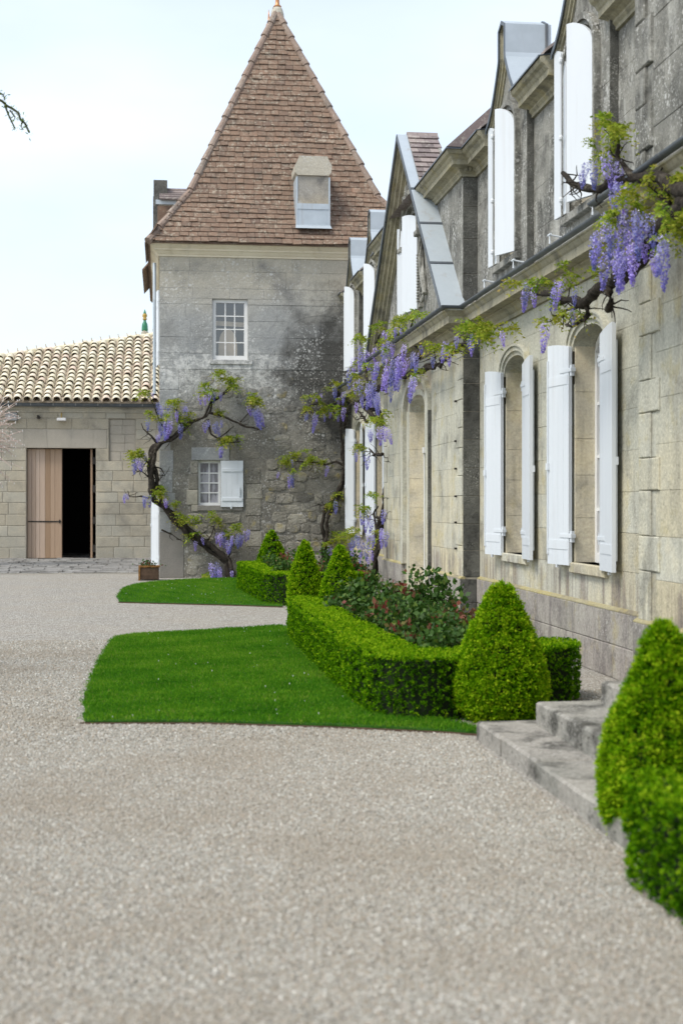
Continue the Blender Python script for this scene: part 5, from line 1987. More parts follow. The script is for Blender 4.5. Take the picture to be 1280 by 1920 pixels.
# ---- box hedges
def hedge(P, h, nleaf, label, leaf=0.026, seed=0):
    P = smooth_poly(P, 2)
    cx, cy = sum(p[0] for p in P) / len(P), sum(p[1] for p in P) / len(P)
    t = thing('box_hedge', label, 'hedge', (cx, cy, 0))
    n = len(P)
    area = abs(sum(P[i][0] * P[(i + 1) % n][1] - P[(i + 1) % n][0] * P[i][1] for i in range(n))) / 2
    ccw = sum(P[i][0] * P[(i + 1) % n][1] - P[(i + 1) % n][0] * P[i][1] for i in range(n)) > 0
    seg = [(Vector(P[i]), Vector(P[(i + 1) % n])) for i in range(n)]
    lens = np.array([(b - a).length for a, b in seg])
    # dark twiggy body a little inside
    Q = []
    for i in range(n):
        a, b, c_ = Vector(P[i - 1]), Vector(P[i]), Vector(P[(i + 1) % n])
        d = (c_ - a).normalized()
        nn = Vector((d.y, -d.x)) * (1 if ccw else -1)
        Q.append(tuple(b - nn * 0.075))
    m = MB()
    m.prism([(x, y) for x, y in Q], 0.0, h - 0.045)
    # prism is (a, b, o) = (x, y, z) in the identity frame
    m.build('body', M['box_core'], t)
    A_side = lens.sum() * h
    n_top = int(nleaf * area / (area + A_side))
    n_side = nleaf - n_top
    tp = sample_poly(P, n_top)
    zt = np.full(n_top, h)
    nt_ = np.column_stack([rng.normal(0, 0.12, n_top), rng.normal(0, 0.12, n_top), np.ones(n_top)])
    idx = rng.choice(n, n_side, p=lens / lens.sum())
    u = rng.random(n_side)
    A_ = np.array([[a.x, a.y] for a, b in seg])
    B_ = np.array([[b.x, b.y] for a, b in seg])
    sp = A_[idx] * (1 - u[:, None]) + B_[idx] * u[:, None]
    D = B_ - A_
    D /= np.linalg.norm(D, axis=1, keepdims=True) + 1e-9
    NN = np.column_stack([D[:, 1], -D[:, 0]]) * (1 if ccw else -1)
    ns = np.column_stack([NN[idx], np.full(n_side, 0.15)])
    zs_ = rng.uniform(0.015, 1.0, n_side) ** 0.9 * h
    pts = np.vstack([np.column_stack([tp, zt]), np.column_stack([sp, zs_])])
    nr = np.vstack([nt_, ns])
    lump = waves(pts[:, 0], pts[:, 1], pts[:, 2], 24, seed + 1)
    lump2 = waves(pts[:, 0], pts[:, 1], pts[:, 2], 5, seed + 2)
    # side faces open up in small gaps where the leaves sit deeper
    top = np.r_[np.ones(n_top), np.zeros(n_side)]
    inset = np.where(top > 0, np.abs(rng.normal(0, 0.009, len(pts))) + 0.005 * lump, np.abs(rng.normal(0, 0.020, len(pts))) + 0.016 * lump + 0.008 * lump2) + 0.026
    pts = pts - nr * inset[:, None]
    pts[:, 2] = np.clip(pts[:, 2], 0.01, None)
    tone = 0.38 + 0.25 * top - 6.5 * (inset - 0.025) + 0.10 * lump2 + rng.normal(0, 0.16, len(pts))  # top leaves lighter: young growth, plus light from above put into colour
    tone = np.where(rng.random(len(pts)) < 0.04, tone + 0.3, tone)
    pts, nr, tone = tufts(pts, nr, tone - 0.06, rng, 9, 0.013, 1)
    pts[:, 2] = np.clip(pts[:, 2], 0.01, h + 0.006)
    pts -= np.array([cx, cy, 0])
    me = leaf_mesh('foliage', pts, nr, rng.uniform(0.6, 1.15, len(pts)) * leaf, tone, rng, 0.62, 0.55)
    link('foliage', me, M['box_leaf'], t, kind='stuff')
    return t


H1 = [(1.40, 16.95), (1.41, 14.5), (1.42, 12.0), (1.44, 10.7), (1.5, 10.2), (1.8, 9.93), (2.1, 9.98), (2.45, 10.28), (2.9, 10.55), (3.34, 10.85), (3.25, 11.5), (2.85, 11.2), (2.4, 10.85), (2.1, 10.62), (1.96, 10.75), (1.92, 11.2), (1.9, 13.0), (1.87, 15.0), (1.86, 16.95)]
hedge(H1, 0.47, 190000, 'long low clipped box hedge bordering the big lawn and turning round the roses', 0.019, 3)
H2 = [(1.32, 26.7), (1.40, 24.6), (1.5, 22.5), (1.6, 21.9), (1.95, 21.55), (2.6, 21.6), (3.2, 22.0), (3.05, 22.5), (2.6, 22.1), (2.15, 22.12), (2.0, 22.6), (1.9, 24.6), (1.82, 26.75)]
hedge(H2, 0.5, 80000, 'clipped box hedge beside the small lawn below the tower', 0.024, 7)
H3 = [(1.84, 5.72), (1.88, 5.0), (1.93, 3.6), (2.0, 2.0), (2.55, 2.0), (2.52, 4.2), (2.5, 5.15), (2.8, 5.2), (3.3, 5.0), (3.3, 5.5), (2.6, 5.85), (2.1, 5.9)]
hedge(H3, 0.44, 150000, 'blurred clipped box hedge at the right edge in front of the big cone', 0.017, 9)


def topiary(x, y, h, rs, label, nleaf, leaf, seed):
    t = thing('topiary_cone', label, 'topiary', (x, y, 0), 'clipped box cones beside the path')
    prof = [(0.02, 0.76), (0.10, 0.93), (0.22, 1.0), (0.41, 0.92), (0.60, 0.73), (0.78, 0.48), (0.88, 0.34), (0.94, 0.25), (0.98, 0.15), (1.0, 0.0)]
    zs_ = np.array([p[0] for p in prof]) * h
    rs_ = np.array([p[1] for p in prof]) * rs
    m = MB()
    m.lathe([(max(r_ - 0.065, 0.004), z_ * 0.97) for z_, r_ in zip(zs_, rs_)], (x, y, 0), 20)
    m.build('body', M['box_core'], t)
    m = MB()
    m.tube([(x, y, -0.01), (x + 0.01, y, 0.12)], 0.022, 6)
    m.build('stem', M['bark'], t)
    zz = []
    while len(zz) < nleaf:
        c_ = rng.random(nleaf) * h
        rr_ = np.interp(c_, zs_, rs_)
        ok = rng.random(nleaf) < (rr_ + 0.04) / (rs + 0.04)
        zz += list(c_[ok])
    z_ = np.array(zz[:nleaf])
    r_ = np.interp(z_, zs_, rs_)
    th = rng.uniform(0, 2 * math.pi, nleaf)
    dr = np.gradient(rs_, zs_)
    sl = np.interp(z_, zs_, dr)
    nr = np.column_stack([np.cos(th), np.sin(th), np.clip(-sl, -0.6, 3)])
    nr /= np.linalg.norm(nr, axis=1, keepdims=True)
    px, py = np.cos(th) * r_, np.sin(th) * r_
    lump = waves(px + seed, py, z_, 38, seed)
    lump2 = waves(px + seed, py, z_, 9, seed + 1)
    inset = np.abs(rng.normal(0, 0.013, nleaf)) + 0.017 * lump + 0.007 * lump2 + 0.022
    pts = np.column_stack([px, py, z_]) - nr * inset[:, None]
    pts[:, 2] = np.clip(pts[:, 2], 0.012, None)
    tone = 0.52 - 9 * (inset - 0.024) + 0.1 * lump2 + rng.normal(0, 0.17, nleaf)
    pts, nr, tone = tufts(pts, nr, tone - 0.05, rng, 11, 0.022, 1)
    pts[:, 2] = np.clip(pts[:, 2], 0.012, None)
    me = leaf_mesh('foliage', pts, nr, rng.uniform(0.6, 1.2, nleaf) * leaf, tone, rng, 0.62, 0.6)
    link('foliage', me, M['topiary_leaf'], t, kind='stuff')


topiary(2.42, 10.02, 1.0, 0.345, 'clipped box cone standing against the near corner of the long hedge', 85000, 0.0185, 1)
topiary(2.33, 6.42, 1.01, 0.315, 'large blurred box cone by the stone steps at the right edge', 95000, 0.0175, 2)
topiary(2.19, 17.5, 1.06, 0.28, 'box cone behind the red-tipped roses at the far end of the long hedge', 36000, 0.022, 3)
topiary(2.12, 21.2, 1.03, 0.27, 'slender box cone at the near corner of the hedge below the tower', 36000, 0.023, 4)
topiary(2.12, 27.7, 1.06, 0.33, 'rounded box cone farthest back against the tower wall', 16000, 0.034, 5)


# ---- roses
def rose_variant(seed):
    r_ = np.random.default_rng(seed)
    rr_ = random.Random(seed)
    st = MB()
    P, Nn, S, Tn = [], [], [], []
    buds = MB()
    nc = rr_.randint(6, 9)
    for k in range(nc):
        a = rr_.uniform(0, 6.28)
        reach = rr_.uniform(0.08, 0.34)
        hh = rr_.uniform(0.32, 0.64)
        pts = []
        for i in range(6):
            f = i / 5
            pts.append(Vector((math.cos(a) * reach * f ** 1.3 + rr_.uniform(-0.02, 0.02), math.sin(a) * reach * f ** 1.3 + rr_.uniform(-0.02, 0.02), hh * f)))
        st.tube([tuple(p) for p in pts], [0.008 - 0.001 * i for i in range(6)], 5)
        red = rr_.random() < 0.24
        for i in range(160):
            f = rr_.uniform(0.12, 1.0) ** 0.8
            j = min(4, int(f * 5))
            p = pts[j].lerp(pts[j + 1], f * 5 - j)
            q_ = p + Vector((rr_.gauss(0, 0.065), rr_.gauss(0, 0.065), rr_.gauss(0, 0.04)))
            P.append(tuple(q_))
            Nn.append((rr_.gauss(0, 0.5), rr_.gauss(0, 0.5), 0.6))
            S.append(rr_.uniform(0.04, 0.075))
            tn = min(0.74, max(0, rr_.gauss(0.34, 0.19))) if f < 0.74 or not red else rr_.uniform(0.74, 1.0)
            Tn.append(tn)
        if red and rr_.random() < 0.7:
            e = pts[-1]
            buds.lathe([(0.003, -0.01), (0.009, 0.0), (0.008, 0.01), (0.002, 0.024)], tuple(e + Vector((0, 0, 0.01))), 7)
    lm = leaf_mesh('leaves', np.array(P), np.array(Nn), np.array(S), np.array(Tn), r_, 0.72, 0.35)
    return st.mesh('stems'), lm, (buds.mesh('buds') if buds.v else None)


roses = [rose_variant(100 + i) for i in range(5)]
for a_, b_, c_ in roses:
    a_.materials.append(M['rose_stem'])
    b_.materials.append(M['rose_leaf'])
    if c_:
        c_.materials.append(M['rose_bud'])
r8 = random.Random(4)
spots = []
for yy in np.arange(11.15, 16.9, 0.5):
    for xx in (2.08, 2.42, 2.76, 3.1):
        if xx > 2.42 + 0.13 * (yy - 11):
            continue
        spots.append((xx + r8.uniform(-0.1, 0.1), yy + r8.uniform(-0.18, 0.18), 0, r8.uniform(0.75, 1.05)))
spots.append((2.95, 15.6, 0, 1.21))
for yy in np.arange(22.9, 27.2, 0.75):
    for xx in (2.2, 2.7, 3.2):
        spots.append((xx + r8.uniform(-0.12, 0.12), yy + r8.uniform(-0.2, 0.2), 1, r8.uniform(0.8, 1.1)))
for x, y, bed, sc in spots:
    a_, b_, c_ = roses[r8.randrange(5)]
    if bed == 0:
        lab, grp = 'rose bush with dark green leaves and red young shoots inside the long hedge', 'rose bushes in the near bed'
    else:
        lab, grp = 'rose bush with dark leaves in the bed below the tower', 'rose bushes in the bed below the tower'
    if sc > 1.2:
        lab, grp = 'tallest rose bush, a bronze-leaved one rising above the others near the door', 'rose bushes in the near bed'
    t = thing('rose_bush', lab, 'rose bush', (x, y, 0.04), grp)
    t.rotation_euler = (0, 0, r8.uniform(0, 6.28))
    t.scale = (sc, sc, sc * r8.uniform(0.9, 1.1))
    link('stems', a_, None, t)
    link('leaves', b_, None, t, kind='stuff')
    if c_:
        link('buds', c_, None, t)

# ---- stone steps
st = thing('stone_steps', 'worn grey stone steps beside the cone at the right', 'steps', (3.0, 7.5, 0.0))
for i, (x0, yf, z0, z1, cuts) in enumerate(((2.06, 9.22, -0.02, 0.12, (9.22, 8.55, 7.75, 6.9, 5.8)), (2.40, 9.0, 0.10, 0.275, (9.0, 8.0, 6.9, 5.8)), (2.76, 8.75, 0.26, 0.43, (8.75, 7.6, 6.6, 5.8)))):
    for y1, y0 in zip(cuts, cuts[1:]):
        q = MB(IDT)
        q.block(x0 + r8.uniform(-0.008, 0.008), 3.78, y0 + 0.004, y1 - 0.004, z0, z1 + r8.uniform(-0.006, 0.004), 0.016, 0.003)
        q.build('step_slab', M['step'], st)

# ---- planter by the tower
pl = thing('planter', 'low rusty brown planter at the foot of the tower corner', 'planter', (-0.27, 29.4, 0))
q = MB(FY(29.25))
q.block(-0.46, -0.06, 0.02, 0.27, -0.34, 0.0, 0.012)
q.build('box', M['rust'], pl)
M['rust_edge'] = plain('orange_rust', (0.30, 0.15, 0.045), 0.9, 0, 0.6, 18, 0.3)
q = MB(FY(29.25))
q.box(-0.475, -0.045, 0.27, 0.30, -0.36, 0.012)
q.box(-0.475, -0.44, 0.0, 0.27, -0.03, 0.012)
q.build('rim', M['rust_edge'], pl)
P_ = rng.normal(0, 1, (140, 3)) * np.array([0.1, 0.09, 0.03]) + np.array([-0.27, 29.42, 0.32]) - np.array(pl.location)
me = leaf_mesh('plant', P_, np.tile([0, 0, 1.0], (140, 1)), rng.uniform(0.03, 0.06, 140), rng.choice([0.1, 0.2, 0.95, 0.3], 140), rng, 0.7, 0.6)
link('plant', me, M['rose_leaf'], pl)

# ================================================================== wisterias
WA_TRUNK=[(1.52, 30.05, -0.01), (1.36, 30.05, 0.38), (1.05, 30.05, 0.62), (0.73, 30.05, 0.8), (0.37, 30.05, 1.15), (0.11, 30.05, 1.43), (-0.12, 30.05, 1.67), (-0.18, 30.05, 1.87), (-0.16, 30.05, 2.09), (-0.18, 30.05, 2.38), (-0.18, 30.05, 2.69), (-0.08, 30.05, 2.82), (0.19, 30.05, 2.9), (0.42, 30.05, 3.11), (0.63, 30.05, 3.3), (0.89, 30.05, 3.38), (0.99, 30.05, 3.54), (1.05, 30.05, 3.72), (1.24, 30.05, 3.83), (1.42, 30.05, 4.01)]
WA_BR=[[(0.99, 30.05, 3.5), (1.32, 30.05, 3.38), (1.63, 30.05, 3.28), (1.83, 30.05, 3.49), (1.97, 30.05, 3.65)], [(1.63, 30.05, 3.28), (1.79, 30.05, 3.17), (2.05, 30.05, 3.13)], [(0.94, 30.05, 3.37), (0.97, 30.05, 3.25), (1.05, 30.05, 3.03), (1.18, 30.05, 2.95), (1.34, 30.05, 3.06), (1.5, 30.05, 3.19)], [(-0.08, 30.05, 2.82), (-0.23, 30.05, 3.0), (-0.41, 30.05, 3.13), (-0.44, 30.05, 3.24)], [(-0.16, 30.05, 2.09), (-0.25, 30.05, 2.09), (-0.41, 30.05, 2.22), (-0.52, 30.05, 2.24)], [(-0.18, 30.05, 2.18), (-0.27, 30.05, 2.31), (-0.33, 30.05, 2.51), (-0.4, 30.05, 2.62)], [(-0.12, 30.05, 1.67), (-0.29, 30.05, 1.68), (-0.44, 30.05, 1.72), (-0.67, 30.05, 1.72), (-0.71, 30.05, 1.82)], [(1.38, 30.05, 0.43), (1.43, 30.05, 0.61), (1.47, 30.05, 0.8), (1.59, 30.05, 0.91)], [(0.89, 30.05, 0.75), (1.02, 30.05, 0.91), (1.1, 30.05, 1.15)], [(-0.02, 30.05, 1.01), (0.23, 30.05, 0.93), (0.46, 30.05, 0.79)], [(0.19, 30.05, 2.9), (0.09, 30.05, 3.12), (-0.04, 30.05, 3.29), (-0.16, 30.05, 3.63), (-0.24, 30.05, 3.79)], [(0.42, 30.05, 3.11), (0.36, 30.05, 3.3), (0.29, 30.05, 3.58)], [(1.18, 30.05, 2.95), (1.41, 30.05, 2.85), (1.63, 30.05, 2.88)], [(-0.18, 30.05, 2.38), (-0.02, 30.05, 2.29), (0.04, 30.05, 2.12)]]
WA_FL=[(-0.22, 29.95, 3.89, 0.11), (-0.1, 29.95, 3.68, 0.2), (-0.31, 29.95, 3.34, 0.19), (-0.08, 29.95, 3.31, 0.19), (0.07, 29.95, 3.29, 0.17), (0.19, 29.95, 3.29, 0.33), (0.37, 29.95, 3.24, 0.25), (-0.1, 29.95, 3.01, 0.18), (0.79, 29.95, 3.85, 0.17), (1.12, 29.95, 3.91, 0.16), (1.04, 29.95, 3.88, 0.16), (0.49, 29.95, 3.6, 0.16), (0.97, 29.95, 3.32, 0.17), (1.07, 29.95, 3.24, 0.19), (1.22, 29.95, 3.32, 0.13), (1.79, 29.95, 3.64, 0.19), (1.96, 29.95, 3.55, 0.31), (2.04, 29.95, 3.47, 0.27), (1.89, 29.95, 3.57, 0.22), (1.26, 29.95, 2.76, 0.18), (-0.56, 29.95, 2.56, 0.29), (-0.45, 29.95, 2.48, 0.22), (-0.32, 29.95, 2.62, 0.16), (-0.77, 29.95, 1.79, 0.13), (-0.72, 29.95, 1.77, 0.11), (-0.39, 29.95, 1.73, 0.18), (-0.24, 29.95, 1.75, 0.22), (0.07, 29.95, 1.67, 0.16), (0.81, 29.95, 0.86, 0.13), (0.72, 29.95, 0.78, 0.16), (1.28, 29.95, 0.97, 0.25), (1.36, 29.95, 0.81, 0.25), (1.59, 29.95, 0.94, 0.22), (1.7, 29.95, 0.94, 0.22), (1.8, 29.95, 1.03, 0.2), (1.47, 29.95, 0.89, 0.18), (1.12, 29.95, 0.34, 0.31), (1.24, 29.95, 0.25, 0.22), (1.41, 29.95, 0.22, 0.18), (1.2, 29.95, 0.95, 0.22), (0.29, 29.95, 3.51, 0.18), (0.11, 29.95, 3.62, 0.11), (-0.01, 29.95, 3.18, 0.16)]
WA_LF=[(0.34, 29.97, 3.76), (0.27, 29.97, 3.72), (1.02, 29.97, 4.0), (0.89, 29.97, 3.97), (1.39, 29.97, 4.16), (1.49, 29.97, 4.11), (1.9, 29.97, 3.84), (1.99, 29.97, 3.73), (1.81, 29.97, 3.8), (-0.15, 29.97, 3.4), (0.11, 29.97, 3.39), (0.48, 29.97, 3.4), (0.38, 29.97, 3.36), (1.14, 29.97, 3.45), (1.36, 29.97, 2.91), (1.42, 29.97, 2.94), (-0.52, 29.97, 2.68), (-0.12, 29.97, 1.91), (-0.04, 29.97, 1.86), (0.34, 29.97, 1.59), (0.55, 29.97, 1.33), (1.07, 29.97, 1.3), (1.11, 29.97, 1.21), (1.51, 29.97, 1.08), (1.47, 29.97, 1.01), (0.65, 29.97, 0.88), (0.87, 29.97, 0.12), (1.28, 29.97, 4.27), (1.2, 29.97, 4.28), (0.51, 29.97, 1.26), (-0.32, 29.97, 3.82), (-0.46, 29.97, 2.62)]
WB_TRUNK=[[(3.62, 23.29, 0.23), (3.62, 23.35, 0.54), (3.62, 23.46, 0.8), (3.62, 23.82, 1.06), (3.62, 24.12, 1.28), (3.62, 24.31, 1.61), (3.62, 24.69, 1.98), (3.62, 24.95, 2.36), (3.62, 24.82, 2.73), (3.62, 24.95, 3.02), (3.62, 25.35, 3.29), (3.62, 24.95, 3.42), (3.62, 24.0, 3.47), (3.62, 22.56, 3.53), (3.62, 21.78, 3.59), (3.62, 20.82, 3.46), (3.62, 20.15, 3.44), (3.62, 19.32, 3.43), (3.62, 18.62, 3.37), (3.62, 18.01, 3.43), (3.62, 17.5, 3.46)], [(3.62, 20.82, 3.47), (3.62, 20.23, 3.6), (3.62, 19.72, 3.7), (3.62, 20.36, 3.86), (3.62, 20.82, 4.01), (3.62, 20.59, 4.1), (3.62, 20.32, 4.22)], [(3.62, 23.17, 2.37), (3.62, 24.18, 2.4), (3.62, 24.82, 2.53)], [(3.62, 23.46, 0.8), (3.62, 24.06, 1.15), (3.62, 24.31, 1.37), (3.62, 23.94, 1.53)], [(3.62, 24.95, 3.42), (3.62, 26.19, 3.47), (3.62, 27.09, 3.49), (3.62, 27.89, 3.46)], [(3.62, 24.0, 3.47), (3.62, 24.95, 3.73), (3.62, 25.35, 4.01), (3.62, 24.95, 4.21), (3.62, 24.0, 4.33), (3.62, 23.12, 4.45)], [(3.62, 21.78, 3.59), (3.62, 22.3, 3.8), (3.62, 21.93, 4.02), (3.62, 21.53, 4.22)], [(3.62, 17.5, 3.46), (3.62, 16.93, 3.48), (3.62, 16.28, 3.52), (3.62, 15.73, 3.56)], [(3.62, 24.95, 3.02), (3.62, 25.91, 3.18), (3.62, 26.49, 3.41)], [(3.62, 19.32, 3.43), (3.62, 18.73, 3.48), (3.62, 18.85, 3.6)], [(3.62, 23.12, 1.27), (3.62, 23.94, 1.31), (3.62, 24.31, 1.37)]]
WB_BR=[[(3.47, 30.1, 0.25), (3.41, 30.1, 0.6), (3.45, 30.1, 0.88), (3.41, 30.1, 1.12), (3.46, 30.1, 1.29), (3.56, 30.1, 1.48), (3.74, 30.1, 1.75), (3.82, 30.1, 2.02), (3.86, 30.1, 2.34), (3.84, 30.1, 2.59), (3.85, 30.1, 2.87), (3.82, 30.1, 3.21), (3.85, 30.1, 3.5)], [(3.86, 30.1, 2.34), (3.67, 30.1, 2.44), (3.47, 30.1, 2.39), (3.11, 30.1, 2.43), (2.76, 30.1, 2.47)], [(3.56, 30.1, 1.48), (3.47, 30.1, 1.56), (3.33, 30.1, 1.53), (3.28, 30.1, 1.56)], [(3.85, 30.1, 3.5), (3.62, 30.1, 3.66), (3.39, 30.1, 3.72), (3.11, 30.1, 3.66)], [(3.85, 30.1, 3.33), (3.79, 30.1, 3.61), (3.7, 30.1, 3.95), (3.56, 30.1, 4.1)], [(3.45, 30.1, 0.82), (3.54, 30.1, 0.71), (3.68, 30.1, 0.77)]]
WB_FL=[(3.5, 20.96, 4.23, 0.19), (3.5, 22.46, 4.32, 0.26), (3.5, 24.78, 4.23, 0.33), (3.5, 25.39, 4.42, 0.25), (3.5, 23.5, 4.17, 0.22), (3.5, 24.31, 4.21, 0.28), (3.5, 21.87, 3.91, 0.46), (3.5, 20.96, 3.76, 0.33), (3.5, 21.36, 3.75, 0.31), (3.5, 20.49, 3.88, 0.23), (3.5, 19.78, 3.69, 0.19), (3.5, 19.27, 3.74, 0.11), (3.5, 18.22, 3.47, 0.12), (3.5, 17.31, 3.57, 0.24), (3.5, 17.08, 3.41, 0.13), (3.5, 16.74, 3.57, 0.14), (3.5, 15.88, 3.41, 0.15), (3.5, 16.14, 3.47, 0.12), (3.5, 15.49, 3.51, 0.15), (3.5, 26.73, 4.14, 0.32), (3.5, 24.84, 3.75, 0.38), (3.5, 24.0, 3.66, 0.38), (3.5, 23.38, 3.64, 0.31), (3.5, 22.91, 3.84, 0.24), (3.5, 23.03, 3.31, 0.26), (3.5, 19.56, 3.34, 0.24), (3.5, 25.54, 3.4, 0.17), (3.5, 22.74, 3.37, 0.19), (3.5, 27.36, 3.73, 0.21), (3.5, 22.68, 2.81, 0.24), (3.5, 22.3, 2.79, 0.19), (3.5, 24.0, 2.83, 0.18), (3.5, 25.75, 2.55, 0.18), (3.5, 24.91, 2.5, 0.17), (3.5, 24.0, 2.38, 0.22), (3.5, 24.84, 1.45, 0.24), (3.5, 24.51, 1.51, 0.2), (3.5, 23.62, 1.32, 0.2), (3.5, 22.63, 1.47, 0.21), (3.5, 26.19, 0.97, 0.2), (3.5, 26.88, 0.9, 0.2), (3.5, 24.84, 0.93, 0.28), (3.5, 24.12, 0.81, 0.18), (3.5, 23.38, 1.04, 0.18), (3.5, 22.63, 1.17, 0.15), (3.5, 24.31, 0.64, 0.14), (3.5, 26.19, 4.28, 0.25), (3.5, 22.24, 4.05, 0.25), (3.5, 21.56, 4.05, 0.2), (3.5, 20.35, 3.69, 0.22), (3.5, 22.08, 3.61, 0.25), (3.5, 25.82, 3.81, 0.23), (3.5, 24.12, 3.48, 0.24), (3.5, 14.61, 3.36, 0.15), (3.5, 23.81, 3.95, 0.25), (3.5, 20.82, 3.57, 0.21), (3.5, 25.18, 1.04, 0.21), (3.5, 23.87, 1.06, 0.2), (3.5, 22.91, 1.08, 0.21), (3.5, 26.19, 0.74, 0.2), (2.65, 30.0, 2.2, 0.25), (2.74, 30.0, 2.5, 0.14), (2.7, 30.0, 2.16, 0.2), (3.46, 30.0, 2.38, 0.18), (3.62, 30.0, 1.62, 0.23), (3.51, 30.0, 0.69, 0.28), (3.46, 30.0, 0.6, 0.23), (2.42, 30.0, 2.24, 0.11), (3.21, 30.0, 3.51, 0.31), (3.07, 30.0, 3.51, 0.14), (3.3, 30.0, 3.89, 0.14), (3.6, 30.0, 4.09, 0.28), (3.79, 30.0, 3.93, 0.23), (3.56, 30.0, 3.57, 0.17), (3.71, 30.0, 3.59, 0.23), (3.67, 30.0, 4.02, 0.25), (3.75, 30.0, 3.83, 0.2)]
WB_LF=[(3.52, 21.43, 4.37), (3.52, 20.84, 4.31), (3.52, 20.24, 4.29), (3.52, 23.64, 4.45), (3.52, 24.26, 4.36), (3.52, 25.75, 4.14), (3.52, 26.34, 4.0), (3.52, 22.21, 3.71), (3.52, 21.68, 4.03), (3.52, 24.92, 3.64), (3.52, 23.34, 2.97), (3.52, 22.93, 2.99), (3.52, 19.59, 3.46), (3.52, 18.48, 3.63), (3.52, 16.11, 3.63), (3.52, 15.83, 3.64), (3.52, 15.42, 3.56), (3.52, 15.16, 3.56), (3.52, 14.91, 3.46), (3.52, 16.46, 3.6), (3.52, 17.02, 3.47), (3.52, 25.75, 2.63), (3.52, 24.92, 2.64), (3.52, 23.94, 1.7), (3.52, 24.26, 1.56), (3.52, 25.97, 1.07), (3.52, 26.72, 1.0), (3.52, 23.64, 1.07), (3.52, 22.76, 4.45), (3.52, 20.47, 3.93), (3.52, 25.12, 4.46), (3.52, 23.64, 3.84), (3.52, 19.8, 4.16), (3.52, 26.19, 3.64), (3.52, 21.18, 4.13), (3.52, 15.69, 3.54), (3.52, 25.61, 0.93), (3.87, 30.0, 3.83), (3.78, 30.0, 3.66), (3.32, 30.0, 3.82), (3.15, 30.0, 3.77), (3.04, 30.0, 3.6), (3.44, 30.0, 3.6), (3.61, 30.0, 4.11), (3.72, 30.0, 4.17), (3.78, 30.0, 3.49), (2.7, 30.0, 2.58), (2.93, 30.0, 2.63), (2.53, 30.0, 2.41), (3.21, 30.0, 2.52), (3.38, 30.0, 2.5), (2.85, 30.0, 2.35), (3.04, 30.0, 2.52), (3.67, 30.0, 1.73), (3.55, 30.0, 1.56), (3.78, 30.0, 0.88), (3.61, 30.0, 0.82), (3.49, 30.0, 0.73), (3.27, 30.0, 3.54), (2.59, 30.0, 2.5)]
WC_TRUNK=[[(3.5, 9.08, 3.65), (3.5, 9.27, 3.68), (3.5, 9.74, 3.86), (3.5, 10.01, 3.93), (3.5, 10.42, 4.02), (3.5, 10.78, 4.1), (3.5, 11.15, 4.09), (3.5, 11.67, 4.23), (3.5, 12.22, 4.47)], [(3.5, 10.26, 3.99), (3.5, 10.42, 4.09), (3.5, 10.64, 4.23), (3.5, 10.6, 4.33)], [(3.5, 9.08, 3.55), (3.5, 9.27, 3.55), (3.5, 9.62, 3.55), (3.5, 10.01, 3.41), (3.5, 10.51, 3.29), (3.5, 10.96, 3.31), (3.5, 11.56, 3.24), (3.5, 12.1, 3.33), (3.5, 12.95, 3.54), (3.5, 13.48, 3.65)], [(3.5, 10.96, 3.31), (3.5, 10.83, 3.22), (3.5, 10.78, 3.14), (3.5, 10.91, 3.1)], [(3.5, 11.56, 3.24), (3.5, 11.5, 3.11), (3.5, 11.87, 3.08), (3.5, 12.1, 3.13)], [(3.5, 11.56, 3.24), (3.5, 11.99, 3.24), (3.5, 12.44, 3.23), (3.5, 12.82, 3.23)], [(3.5, 9.85, 3.89), (3.5, 9.69, 3.78), (3.5, 9.62, 3.67), (3.5, 9.62, 3.55)], [(3.5, 11.67, 4.23), (3.5, 11.9, 4.31), (3.5, 12.13, 4.39)]]
WC_FL=[(3.42, 10.92, 3.69, 0.25), (3.42, 10.76, 3.59, 0.29), (3.42, 10.55, 3.7, 0.25), (3.42, 10.52, 3.49, 0.25), (3.42, 10.33, 3.7, 0.28), (3.42, 10.33, 3.48, 0.26), (3.42, 10.15, 3.58, 0.35), (3.42, 10.03, 3.46, 0.28), (3.42, 10.17, 3.7, 0.24), (3.42, 9.91, 3.57, 0.21), (3.42, 9.85, 3.64, 0.25), (3.42, 9.72, 3.62, 0.22), (3.42, 9.5, 3.42, 0.3), (3.42, 9.4, 3.36, 0.2), (3.42, 10.99, 4.3, 0.19), (3.42, 10.85, 4.3, 0.24), (3.42, 10.65, 4.28, 0.24), (3.42, 10.52, 4.18, 0.2), (3.42, 11.24, 4.27, 0.13), (3.42, 10.52, 3.98, 0.21), (3.42, 10.33, 3.96, 0.23), (3.42, 10.21, 3.91, 0.16), (3.42, 10.79, 4.0, 0.13), (3.42, 13.38, 3.66, 0.22), (3.42, 13.17, 3.66, 0.2), (3.42, 12.98, 3.6, 0.19), (3.42, 12.07, 3.51, 0.22), (3.42, 12.24, 3.46, 0.18), (3.42, 11.82, 3.49, 0.18), (3.42, 11.43, 3.3, 0.14), (3.42, 11.59, 3.19, 0.13), (3.42, 12.42, 3.2, 0.22), (3.42, 11.66, 3.38, 0.13), (3.42, 10.65, 3.8, 0.21), (3.42, 10.42, 3.43, 0.18), (3.42, 10.22, 3.44, 0.2), (3.42, 10.79, 3.41, 0.13), (3.42, 9.66, 3.34, 0.15), (3.42, 10.81, 3.71, 0.25), (3.42, 10.65, 3.53, 0.25), (3.42, 10.39, 3.77, 0.24), (3.42, 9.96, 3.68, 0.21), (3.42, 11.14, 4.31, 0.15), (3.42, 10.42, 4.12, 0.16)]
